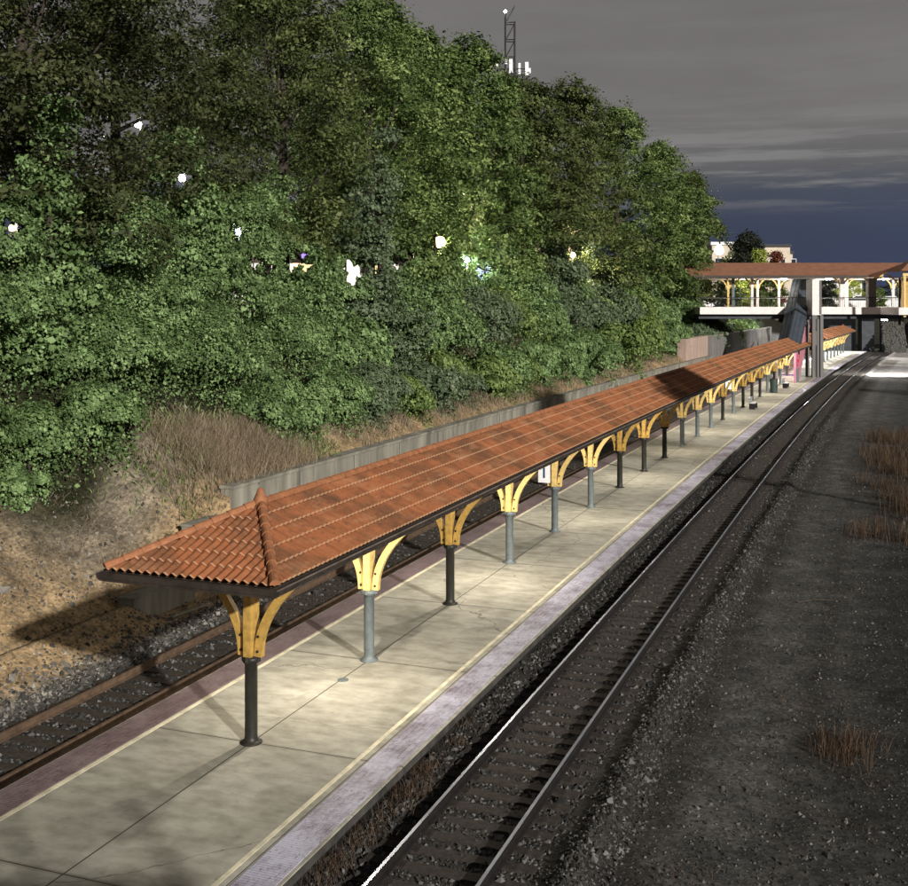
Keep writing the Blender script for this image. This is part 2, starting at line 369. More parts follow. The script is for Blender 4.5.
# ------------------------------------------------------------------ tracks
def rail_prof(c,z0=-.67,h=.17):
    p=[(-.07,0),(-.07,.018),(-.012,.035),(-.012,h-.045),(-.037,h-.035),(-.037,h-.004),(-.028,h),(.028,h),(.037,h-.004),(.037,h-.035),(.012,h-.045),(.012,.035),(.07,.018),(.07,0)]
    return [(c+a,z0+b) for a,b in p]
def track(c,s0,s1,label,polished,tm):
    th=empty('railway_track',W(0,c,-.7),yaw(0),label,'railway track')
    inv=th.matrix_basis.inverted()
    for g in (-.77,.77):
        r=MB().sweep(rail_prof(c+g),s0,s1,.8).build('rail',M['railside'] if polished else M['rust'],th);r.matrix_parent_inverse=inv
        if polished:
            q=MB().sweep([(c+g-.029,-.4985),(c+g+.029,-.4985)],s0,s1,.8,closed=False).build('running_surface',M['railtop'],r)
    ts=[];s=s0+.2;k=0
    rr=random.Random(int(c*10))
    allm=MB();n=0;base=[]
    for v in range(4):
        b=MB();b.box(-1.3+.03*v,1.3-.02*v,-.115,.115,-.16,0)
        me=bpy.data.meshes.new('sleeper');me.from_pydata(b.v,[],b.f);me.materials.append(tm);base.append(me)
    while s<s1-1:
        z=-.668+rr.uniform(-.012,.004);a=yaw(s)+rr.uniform(-.02,.02);off=rr.uniform(-.05,.05)
        x,y,_=W(s,c+off)
        if n<100 and s>-7:
            o=bpy.data.objects.new('sleeper',rr.choice(base));COL.objects.link(o);o.parent=th;o.matrix_parent_inverse=inv
            o.location=(x,y,z);o.rotation_euler=(rr.uniform(-.01,.01),0,a);n+=1
        elif s>-7:
            ca,sa=math.cos(a),math.sin(a);vs=[]
            for dx,dy,dz in [(-1.3,-.115,-.1),(1.3,-.115,-.1),(1.3,.115,-.1),(-1.3,.115,-.1),(-1.3,-.115,0),(1.3,-.115,0),(1.3,.115,0),(-1.3,.115,0)]:
                vs.append((x+dx*ca-dy*sa,y+dx*sa+dy*ca,z+dz))
            allm.add(vs,[(4,5,6,7),(0,1,5,4),(1,2,6,5),(2,3,7,6),(3,0,4,7)])
        s+=.56+rr.uniform(-.03,.03)
    o=allm.build('distant_sleepers',tm,th);o.matrix_parent_inverse=inv;o['kind']='stuff'
    return th
track(4.41,-12,260,'dark track with two shiny rails running along the right side of the platform',True,M['tie'])
track(-4.75,-8,210,'track with rusty brown rails between the platform and the retaining wall',False,M['tie2'])
# ------------------------------------------------------------------ gravel (stuff)
OCT=np.array([[1,0,0],[-1,0,0],[0,1,0],[0,-1,0],[0,0,1],[0,0,-1]],float)
OF=np.array([[0,2,4],[2,1,4],[1,3,4],[3,0,4],[2,0,5],[1,2,5],[3,1,5],[0,3,5]])
def stones(name,n,fs,ft,size,m,dz=0,zf=None):
    s=fs(n);t=ft(n);x,y=WA(s,t);z=(H(s,t) if zf is None else zf(s,t))+dz
    r=size*RNG.lognormal(0,.38,n);sc3=RNG.uniform(.6,1.25,(n,1,3))*r[:,None,None]
    v=OCT[None]*sc3+RNG.normal(0,.16,(n,6,3))*r[:,None,None]
    a=RNG.uniform(0,6.28,n);b=RNG.uniform(0,6.28,n)
    def rot(v,a,i,j):
        q=v.copy();c,s_=np.cos(a)[:,None],np.sin(a)[:,None];q[...,i]=v[...,i]*c-v[...,j]*s_;q[...,j]=v[...,i]*s_+v[...,j]*c;return q
    v=rot(rot(v,a,0,2),b,0,1);v=v+np.stack([x,y,z],-1)[:,None,:]
    F=(OF[None]+6*np.arange(n)[:,None,None]).reshape(-1,3)
    me=npmesh(name,v.reshape(-1,3),F,np.repeat(RNG.random(n)**1.6,6));return tag(link(name,me,m),kind='stuff')
def near(a,b,p=1.7): return lambda n:a+(b-a)*RNG.random(n)**p
stones('track_ballast',52000,near(-7.5,75,1.9),lambda n:RNG.uniform(2.6,6.9,n),.03,M['stone'],.0)
stones('lot_gravel',42000,near(-8,70,1.8),lambda n:6.0+RNG.random(n)**1.3*8,.02,M['stone'],.0)
stones('left_ballast',36000,near(-6,60,1.5),lambda n:RNG.uniform(-7.2,-2.6,n),.034,M['stone'],.0)
stones('bank_rubble',7000,near(-4,60,1.4),lambda n:-RNG.normal(6.9,.4,n),.04,M['stonepale'],.0)
stones('bank_stones',2600,near(-3,16,1.),lambda n:RNG.uniform(-13,-7.4,n),.04,M['stonepale'],.0)
# ------------------------------------------------------------------ retaining walls
def wall(name,t0,t1,zb,zt,s0,s1,m,label,cat='wall',cap=0):
    o=MB().sweep([(t0,zb),(t0,zt),(t1,zt),(t1,zb)],s0,s1,1.5).build(name,m);tag(o,label,cat)
    if cap: MB().sweep([(t0-.04,zt),(t0-.04,zt+cap),(t1+.05,zt+cap),(t1+.05,zt)],s0-.03,s1,1.5).build('coping',M['concrete'],o)
    sj=s0+3
    return o
def jointed(o,t1,zb,zt,s0,s1,step):
    b=MB();s=s0+step
    while s<s1:
        b.sweep([(t1-.01,zb),(t1-.01,zt),(t1+.006,zt),(t1+.006,zb)],s-.02,s+.02,1)
        s+=step
    b.build('joint_seam',M['darkconc'],o)
w=wall('retaining_wall',-8.55,-8.1,-.9,2.18,12.3,104,M['concrete'],'long weathered concrete retaining wall behind the left track, below the vines',cap=.1)
jointed(w,-8.1,-.8,2.15,12.3,104,4.2)
w=wall('retaining_wall',-8.6,-8.13,-.9,1.38,10.3,12.27,M['concrete'],'short middle step of concrete wall at the near end of the long retaining wall',cap=.06)
w=wall('retaining_wall',-8.6,-8.1,-.9,-.03,7.4,10.27,M['concrete'],'lowest concrete wall block beside the left track, seen under the front corner of the roof',cap=.05)
w=wall('retaining_wall',-8.6,-8.1,-.9,4.3,104.1,150,M['greyconc'],'tall grey concrete wall with upright seams behind the stair enclosure',cap=.12)
jointed(w,-8.1,-.8,4.25,104.1,150,2.6)
w=wall('stone_wall',-9.4,-8.56,1.5,4.4,92,104,M['pinkwall'],'pinkish lit wall end standing where the vines stop beside the bridge')
st=MB().box(-.8,.8,-.03,.03,0,.04).build('scrap_board',M['wood'],None,loc=W(8.9,-7.3,-.62),rz=yaw(9)+1.45);tag(st,'pale scrap board lying on the rubble beside the lowest wall block','board')
# ------------------------------------------------------------------ canopy
ZE,ZR,HW=3.43,4.27,1.64
def tile_field(fu,nu,nv,Lv,amp,period,course,step):
    pass
def slope_mesh(name,side,s0,s1,parent,hip0=2.35,hip1=0,du=.0425,mt=None):
    """one long slope of corrugated tiles; side +1 right. The near end is cut along the hip."""
    mt=mt or M['tile'];sl=math.hypot(HW,ZR-ZE);C=.38
    vv=[];v=0
    nC=int(math.ceil(sl/C));rows=[]
    for c in range(nC):
        a=c*C;b=min((c+1)*C,sl);rows+= [(a,.028),(b-.002,.0)]
    rows=np.array(rows)
    U=np.arange(s0,s1+du,du);nU=len(U);nR=len(rows)
    u,f=np.meshgrid(U,rows[:,0]/sl,indexing='ij');lift=np.broadcast_to(rows[:,1],u.shape)
    lim0=s0+hip0*f; lim1=s1-hip1*f
    uu=np.minimum(np.maximum(u,lim0),lim1)
    wv=np.sin(uu*2*pi/.17);amp=(.017 if side>0 else .026)*wv
    nz=math.cos(math.atan2(ZR-ZE,HW));nt=math.sin(math.atan2(ZR-ZE,HW))
    tt=HW*(1-f);zz=ZE+(ZR-ZE)*f
    off=lift+amp
    tt=(tt+off*nt)*side;zz=zz+off*nz
    x,y=WA(uu,tt);V=np.stack([x,y,zz],-1).reshape(-1,3)
    i=np.arange(nU*nR).reshape(nU,nR);F=np.stack([i[:-1,:-1],i[1:,:-1],i[1:,1:],i[:-1,1:]],-1).reshape(-1,4)
    if side<0:F=F[:,::-1]
    me=npmesh(name,V,F,smooth=False)
    uvl=me.uv_layers.new(name='UVMap');idx=F.ravel();UV=np.stack([uu,np.broadcast_to(rows[:,0]+1e-4,u.shape)],-1).reshape(-1,2)
    uvl.data.foreach_set('uv',UV[idx].astype('f').ravel())
    return link(name,me,mt,parent)
def hip_mesh(name,s0,hip,parent,direction=1):
    """tiled end slope; ridge point at s0+hip"""
    L=math.hypot(hip,ZR-ZE);C=.38;nC=int(math.ceil(L/C));rows=[]
    for c in range(nC):
        a=c*C;b=min((c+1)*C,L);rows+=[(a,.032),(b-.002,0)]
    rows=np.array(rows);T=np.arange(-HW,HW+.02,.02125);nU,nR=len(T),len(rows)
    t,f=np.meshgrid(T,rows[:,0]/L,indexing='ij');lift=np.broadcast_to(rows[:,1],t.shape)
    lim=HW*(1-f);tc=np.clip(t,-lim,lim);off=lift+.028*np.sin(tc*2*pi/.17)
    an=math.atan2(ZR-ZE,hip);s=s0+direction*(hip*f-off*math.sin(an));z=ZE+(ZR-ZE)*f+off*math.cos(an)
    x,y=WA(s,tc);V=np.stack([x,y,z],-1).reshape(-1,3)
    i=np.arange(nU*nR).reshape(nU,nR);F=np.stack([i[:-1,:-1],i[1:,:-1],i[1:,1:],i[:-1,1:]],-1).reshape(-1,4)
    if direction<0:F=F[:,::-1]
    me=npmesh(name,V,F);uvl=me.uv_layers.new(name='UVMap')
    UV=np.stack([tc,np.broadcast_to(rows[:,0]+1e-4,t.shape)],-1).reshape(-1,2);uvl.data.foreach_set('uv',UV[F.ravel()].astype('f').ravel())
    return link(name,me,M['tile'],parent)
def caps(name,A,B,parent,r=.085,step=.36,mt=None):
    """overlapping half-round cap tiles from A to B"""
    A=np.array(A);B=np.array(B);L=np.linalg.norm(B-A);n=max(1,int(L/step));d=(B-A)/L
    a=np.cross(d,[0,0,1.]);a/=np.linalg.norm(a);up=np.cross(a,d);b=MB()
    for i in range(n):
        p=A+d*(L*i/n);q=A+d*(L*(i+1)/n+.03);vs=[];m=7
        for P_,rr in ((p,r*1.12),(q,r*.9)):
            for k in range(m):
                an=pi*k/(m-1);vs.append(tuple(P_+a*rr*math.cos(an)+up*rr*1.1*math.sin(an)))
        fs=[(k,k+1,m+k+1,m+k) for k in range(m-1)]+[tuple(range(m))]
        b.add(vs,fs)
    return b
def bracket_mesh(wd=.12,r1=1.05,z0=1.58,z1=3.22):
    b=MB();n=12;P=[]
    for i in range(n+1):
        f=i/n;z=z0+(z1-z0)*f;r=.168+r1*f**2.1;P.append((r,z))
    vs=[];fs=[]
    for i,(r,z) in enumerate(P):
        a=P[min(i+1,n)];c=P[max(i-1,0)];dx,dz=a[0]-c[0],a[1]-c[1];l=math.hypot(dx,dz);nx,nz=dz/l,-dx/l;h=.075-.008*i/n
        vs+=[(r-nx*h,-wd/2,z-nz*h),(r+nx*h,-wd/2,z+nz*h),(r+nx*h,wd/2,z+nz*h),(r-nx*h,wd/2,z-nz*h)]
    for i in range(n):
        for k in range(4): fs.append((i*4+k,i*4+(k+1)%4,(i+1)*4+(k+1)%4,(i+1)*4+k))
    fs+=[(0,3,2,1),(n*4,n*4+1,n*4+2,n*4+3)];b.add(vs,fs)
    me=bpy.data.meshes.new('bracket');me.from_pydata(b.v,[],b.f);me.update();return me
BR={k:bracket_mesh() for k in ('yellow','ochre')}
BRX={k:bracket_mesh(r1=.8) for k in ('yellow','ochre')}
for k in BR: BR[k].materials.append(M[k]);BRX[k].materials.append(M[k])
HEAD={}
for k in ('yellow','ochre'):
    hb=MB().box(-.078,.078,-.15,.15,1.58,3.24);me=bpy.data.meshes.new('timber_head');me.from_pydata(hb.v,[],hb.f);me.materials.append(M[k]);HEAD[k]=me
def pole_mesh(m):
    b=MB().lathe([(.205,0),(.205,.02),(.15,.035),(.125,.07),(.115,.12),(.115,1.44),(.15,1.46),(.17,1.5),(.17,1.56),(.12,1.575),(.06,1.6),(.06,3.2)],20)
    me=bpy.data.meshes.new('post');me.from_pydata(b.v,[],b.f);me.materials.append(m)
    me.polygons.foreach_set('use_smooth',np.ones(len(me.polygons),bool));me.update();return me
PM={'dark':pole_mesh(M['shadedpole']),'grey':pole_mesh(M['greypole'])}
bm=MB().lathe([(.12,1.47),(.2,1.49),(.2,1.575),(.12,1.577)],4)
collar_me=bpy.data.meshes.new('collar');collar_me.from_pydata(bm.v,[],bm.f);collar_me.materials.append(M['greypole']);collar_dk=collar_me.copy();collar_dk.materials.clear();collar_dk.materials.append(M['shadedpole'])
bolt_me=MB().lathe([(.026,-.012),(.026,.012),(.014,.02)],8).build('bolt',M['black'],None).data
bpy.data.objects.remove(bpy.data.objects['bolt'])
def canopy(label,s0,s1,posts,dark,hipn=2.35,hipf=2.35,lampS=()):
    th=empty('platform_canopy',W(s0,0,0),yaw(s0),label,'canopy');inv=th.matrix_basis.inverted()
    def P(o): o.parent=th;o.matrix_parent_inverse=inv;return o
    P(slope_mesh('roof_slope',1,s0,s1,None,hipn,hipf));P(slope_mesh('roof_slope',-1,s0,s1,None,hipn,hipf,du=.085))
    P(hip_mesh('hip_end',s0,hipn,None));P(hip_mesh('hip_end',s1,hipf,None,-1))
    # caps
    b=MB();n=int((s1-s0-hipn-hipf)/10)+1;pts=np.linspace(s0+hipn,s1-hipf,n+1)
    for i in range(n):
        q=caps('',W(pts[i],0,ZR+.0),W(pts[i+1],0,ZR+.0),None);b.add(q.v,q.f)
    P(b.build('ridge_tiles',M['cap'],None,smooth=False))
    for sg in (1,-1):
        q=caps('',W(s0,sg*HW,ZE+.03),W(s0+hipn,0,ZR+.02),None,.08,.33);P(q.build('hip_tiles',M['cap'],None))
        q=caps('',W(s1,sg*HW,ZE+.03),W(s1-hipf,0,ZR+.02),None,.08,.33);P(q.build('hip_tiles',M['cap'],None))
    for e,dd in ((s0+hipn,-.02),(s1-hipf,.02)):
        P(MB().lathe([(.16,ZR-.02),(.13,ZR+.08),(.075,ZR+.2),(.055,ZR+.27),(.0,ZR+.29)],14,(W(e+dd,0)[:2])).build('finial',M['cap'],None,smooth=True))
    # fascia + gutter: long sides
    for sg in (1,-1):
        a=HW*sg
        pr=[(a-.05*sg,ZE-.17),(a-.05*sg,ZE-.01),(a+.0*sg,ZE-.01),(a+.0*sg,ZE-.035),(a+.03*sg,ZE-.03),(a+.10*sg,ZE-.035),(a+.115*sg,ZE-.06),(a+.10*sg,ZE-.12),(a+.05*sg,ZE-.16)]
        P(MB().sweep(pr,s0-.10,s1+.10,.8).build('gutter',M['fascia'],None))
        P(MB().sweep([(a+.09*sg,ZE-.033),(a+.09*sg,ZE-.020),(a+.12*sg,ZE-.020),(a+.12*sg,ZE-.033)],s0-.12,s1+.12,.8).build('drip_edge',M['fasciatrim'],None))
    for e,dr in ((s0,-1),(s1,1)):
        th_=TH0+K*e;b=MB()
        o=MB()
        o.box(-HW+.06,HW-.06,-.10,.05,ZE-.17,ZE-.03)
        o.box(-HW-.02,HW+.02,-.115,-.09,ZE-.12,ZE-.02)
        P(o.build('gutter',M['fascia'],None,loc=W(e,0,0),rz=yaw(e)+(0 if dr<0 else pi)))
    # ceiling, beams
    P(MB().sweep([(-HW+.06,ZE-.085),(-HW+.06,ZE-.06),(HW-.06,ZE-.06),(HW-.06,ZE-.085)],s0+.07,s1-.07,1.0).build('ceiling_boards',M['ceiling'],None))
    P(MB().sweep([(-.09,ZE-.24),(-.09,ZE-.09),(.09,ZE-.09),(.09,ZE-.24)],s0+.3,s1-.3,1.0).build('centre_beam',M['yellow'],None))
    r=MB();s=s0+.35
    for tt in np.arange(-1.5,1.51,.42):
        c=W(s0+.18,tt);ya=yaw(s0);ca,sa=math.cos(ya),math.sin(ya);vs=[]
        for dx,dy,dz in [(-.05,-.16,ZE-.2),(.05,-.16,ZE-.2),(.05,.2,ZE-.2),(-.05,.2,ZE-.2),(-.05,-.16,ZE-.09),(.05,-.16,ZE-.09),(.05,.2,ZE-.09),(-.05,.2,ZE-.09)]:
            vs.append((c[0]+dx*ca-dy*sa,c[1]+dx*sa+dy*ca,dz))
        r.add(vs,[(0,3,2,1),(4,5,6,7),(0,1,5,4),(1,2,6,5),(2,3,7,6),(3,0,4,7)])
    P(r.build('rafter_tails',M['beige'],None))
    for i,sp in enumerate(posts):
        dk=i in dark;o=link('post',PM['dark' if dk else 'grey'],None,None,W(sp,0,0),yaw(sp));P(o)
        if dk:tag(o,'post coloured dark as if backlit')
        c=link('collar',collar_dk if dk else collar_me,None,o)
        link('timber_head',HEAD['ochre' if dk else 'yellow'],None,o)
        if sp<70:
            for bx in (-1,1):
                for bz,dx in ((1.68,.0),(1.95,.012)):
                    qb=link('bolt',bolt_me,None,o,(bx*(.17+dx),-.066,bz));qb.rotation_euler=(pi/2,0,0)
        for k in range(2):
            q=link('bracket',BR['ochre' if dk else 'yellow'],None,o,(0,0,0),k*pi)
    for ls in lampS:
        o=MB().box(-.13,.13,-.13,.13,ZE-.19,ZE-.10).build('ceiling_light',M['white'],None,loc=W(ls,.25,0),rz=yaw(ls));P(o)
        d=MB().box(-.1,.1,-.1,.1,ZE-.215,ZE-.192).build('diffuser',M['lampdim'],o)
        l=bpy.data.lights.new('canopy_lamp','AREA');l.shape='DISK';l.size=.09;l.energy=LAMP_W*(.8 if ls<14 else .5);l.color=(1,.90,.74)
        lo=bpy.data.objects.new('canopy_lamp',l);COL.objects.link(lo);lo.location=W(ls,.25,ZE-.24);lo.rotation_euler=(0,0,yaw(ls))
    return th
M['lampdim']=emis('lit_fluorescent_diffuser',(1,.9,.7),6)
LAMP_W=230
canopy('long platform canopy with orange clay tile roof on a single row of posts, in front',-2.0,119,[5.0*i for i in range(20)]+[100.5],{0,2,6,7,8,12,14,15,16,18},hipf=13,
   lampS=(3.0,12.6,22.5,32.5,42.5,52.5,62.5,72.5,82.5,92.5,97.5))
canopy('second small tiled canopy on posts, beyond the concrete lift tower',127,172,[131,136,141,146,151,156,161,166,170],set(),lampS=(138,150,162))
def number_sign(s,txt,label):
    th=empty('number_sign',W(s,0,0),yaw(s),label,'sign',)
    MB().box(-.30,-.03,-.262,-.232,1.62,2.28).build('panel',M['white'],th,bevel=.01) if False else MB().box(-.52,-.10,-.262,-.232,1.72,2.36).build('panel',M['white'],th)
    cu=bpy.data.curves.new('digit','FONT');cu.body=txt;cu.size=.5;cu.extrude=.004;cu.align_x='CENTER';cu.align_y='CENTER';cu.offset=.006
    o=bpy.data.objects.new('digit',cu);COL.objects.link(o)
    bpy.context.view_layer.update();dg=bpy.context.evaluated_depsgraph_get();me=bpy.data.meshes.new_from_object(o.evaluated_get(dg));bpy.data.objects.remove(o)
    me.materials.clear();me.materials.append(M['blue']);q=link('digit',me,None,th,(-.31,-.268,2.04));q.rotation_euler=(pi/2,0,0)
    MB().box(-.14,-.10,-.235,-.1,1.8,1.84).build('mounting_arm',M['steel'],th)
number_sign(20,'1','white number one sign on the fifth post from the front')
number_sign(65,'1','small white number sign on a far post under the canopy')
# bin, benches
th=empty('litter_bin',W(85,.55,0),yaw(85),'dark green litter bin standing beside a far canopy post','bin')
MB().lathe([(.30,0),(.32,.05),(.33,1.0),(.35,1.02),(.35,1.08)],16).build('body',M['green'],th)
MB().lathe([(.35,1.081),(.33,1.2),(.15,1.26),(.15,1.2)],16).build('lid',M['black'],th)
def bench(s,t,label):
    th=empty('bench',W(s,t,0),yaw(s)+pi/2,label,'bench',)
    MB().box(-.9,.9,-.22,.22,.43,.47).build('seat',M['steel'],th)
    MB().box(-.9,.9,.2,.24,.5,.85).build('backrest',M['steel'],th)
    for x in (-.7,.7):
        MB().box(x-.03,x+.03,-.2,.23,0,.425).build('leg',M['black'],th)
bench(69,.9,'metal bench on the platform, just past the far number sign');bench(91.5,.9,'metal bench on the platform nearest the stair enclosure')
# ------------------------------------------------------------------ stair enclosure
def stair():
    sA,sB=98.5,115.5;z0=0.;z1=7.4;w=.95
    th=empty('stair_enclosure',W(sA,.05,0),yaw(106),'roofed stair rising to the footbridge, with slate blue gable roof and graffiti on its side','stairs')
    L=17.;n=42;b=MB()
    for i in range(n):
        b.box(-w+.12,w-.12,1+(L-1)*i/n,1+(L-1)*(i+1)/n+.02,max(0,z1*i/n-.2),z1*(i+1)/n)
    b.build('steps',M['whiteconc'],th)
    def zs(y): return z1*(y-1)/(L-1)
    for sx in (-1,1):
        x0,x1=(w-.12,w+.06) if sx>0 else (-w-.06,-w+.12)
        lo=[(.0,0),(L,max(0,zs(L)-1.2)),(L,zs(L)+1.15),(2.5,zs(2.5)+1.15+.4),(.0,3.0)] 
        lo=[(0,0),(3.2,0),(L,zs(L)-.9),(L,zs(L)+1.1),(5.5,zs(5.5)+1.6),(0,3.1)]
        m=len(lo);vs=[(x0,y,z) for y,z in lo]+[(x1,y,z) for y,z in lo]
        fs=[tuple(range(m)),tuple(range(2*m-1,m-1,-1))]+[(k,(k+1)%m,m+(k+1)%m,m+k) for k in range(m)]
        sw=MB().add(vs,fs).build('side_wall',M['pink'] if sx>0 else M['greyconc'],th)
        if sx>0:
            xx=x1+.012
            MB().box(x1,x1+.02,0,.35,0,3.1).build('purple_trim',M['purple'],sw)
            MB().box(x1-.005,x1+.015,.36,3.1,.0,1.35).build('grey_base',M['greyconc'],sw)
            g=MB()
            for k in range(5):
                cy,cz=.9+k*.55,1.9+.35*math.sin(k*2.1)+k*.12
                g.tube([(xx,cy+.22*math.cos(a),cz+.35*math.sin(a)) for a in np.linspace(.3+k,5.2+k,9)],.035,5)
            g.build('graffiti',M['red'],sw)
    # lit landing inside, painted stripes on the risers
    for i,(c,k) in enumerate([('purple',3),('white',5),('yellow',8)]):
        MB().box(-w+.13,w-.13,1+(L-1)*k/n-.012,1+(L-1)*k/n-.003,z1*k/n+.01,z1*(k+1)/n-.01).build('painted_riser',M[c],th)
    # two overlapping gable roofs
    for (ya,yb,dz) in ((2.2,10.0,0),(9.2,L+.6,.38)):
        vs=[];zr=lambda y:zs(y)+3.35+dz;ze=lambda y:zs(y)+2.65+dz
        W_=w+.22
        for y in (ya,yb):
            vs+=[(-W_,y,ze(y)),(0,y,zr(y)),(W_,y,ze(y)),(W_,y,ze(y)-.16),(0,y,zr(y)-.16),(-W_,y,ze(y)-.16)]
        fs=[(0,1,7,6),(1,2,8,7),(2,3,9,8),(3,4,10,9),(4,5,11,10),(5,0,6,11),(0,5,4,1),(1,4,3,2),(6,7,10,11),(7,8,9,10)]
        r=MB().add(vs,fs).build('gable_roof',M['stairroof'],th)
        s_=MB()
        for x in np.arange(-W_+.2,W_,.42):
            q=lambda y:ze(y)+(zr(y)-ze(y))*(1-abs(x)/W_)
            s_.add([(x-.015,ya,q(ya)),(x+.015,ya,q(ya)),(x+.015,yb,q(yb)),(x-.015,yb,q(yb)),(x-.015,ya,q(ya)+.04),(x+.015,ya,q(ya)+.04),(x+.015,yb,q(yb)+.04),(x-.015,yb,q(yb)+.04)],
             [(4,5,6,7),(0,1,5,4),(1,2,6,5),(2,3,7,6),(3,0,4,7)])
        s_.build('roof_seams',M['stairroof'],r)
        MB().add([(-W_,ya-.01,ze(ya)-.5),(W_,ya-.01,ze(ya)-.5),(W_,ya-.01,ze(ya)-.17),(0,ya-.01,zr(ya)-.17),(-W_,ya-.01,ze(ya)-.17)],[(0,1,2,3,4)]).build('front_panel',M['black'],r)
    for y in (5.6,9.5,13.4):
        for sx in (-1,1): MB().box(sx*w-.05,sx*w+.05,y-.06,y+.06,zs(y)+1.0,zs(y)+2.75).build('roof_post',M['black'],th)
    return th
stair()
def lamp_light(name,loc,e,col,r=.3,kind='POINT',aim=None,ang=1.6):
    l=bpy.data.lights.new(name,kind);l.energy=e;l.color=col
    if kind!='AREA': l.shadow_soft_size=r
    o=bpy.data.objects.new(name,l);COL.objects.link(o);o.location=loc
    if aim is not None:
        from mathutils import Vector
        o.rotation_euler=(Vector(aim)-Vector(loc)).to_track_quat('-Z','Y').to_euler();l.spot_size=ang;l.spot_blend=.6
    return o
lamp_light('stair_lamp',W(99.5,.15,2.75),110,(1,.93,.95),.15)
# ------------------------------------------------------------------ lift tower
def tower():
    x0,x1=PX(813,119),PX(824,119);y0,y1=119.2,121.6
    th=empty('lift_tower',((x0+x1)/2,y0,0),0,'tall pale concrete lift tower standing on the platform and rising through the footbridge','tower')
    cx=(x0+x1)/2;a=x1-cx
    for sx in (-1,1):
        for yy in (0,y1-y0-.35):
            MB().box(sx*a-(.32 if sx>0 else 0),sx*a+(.32 if sx<0 else 0),yy,yy+.35,0,6.6).build('column',M['greyconc'],th)
    MB().box(-a+.35,-.05,.12,.24,0,3.4).build('door_panel',M['black'],th)
    MB().box(-.02,a-.34,.14,.22,0,6.2).build('grey_panel',M['greyconc'],th)
    MB().box(-a+.35,-.05,.14,.22,4.9,6.2).build('upper_panel',M['darkconc'],th)
    MB().box(-a-.02,a-.2,-.03,2.0,6.62,10.4).build('shaft_wall',M['whiteconc'],th)
    MB().box(a*.25,a-.2,-.06,-.035,6.7,10.3).build('downpipe_recess',M['greyconc'],th)
tower()
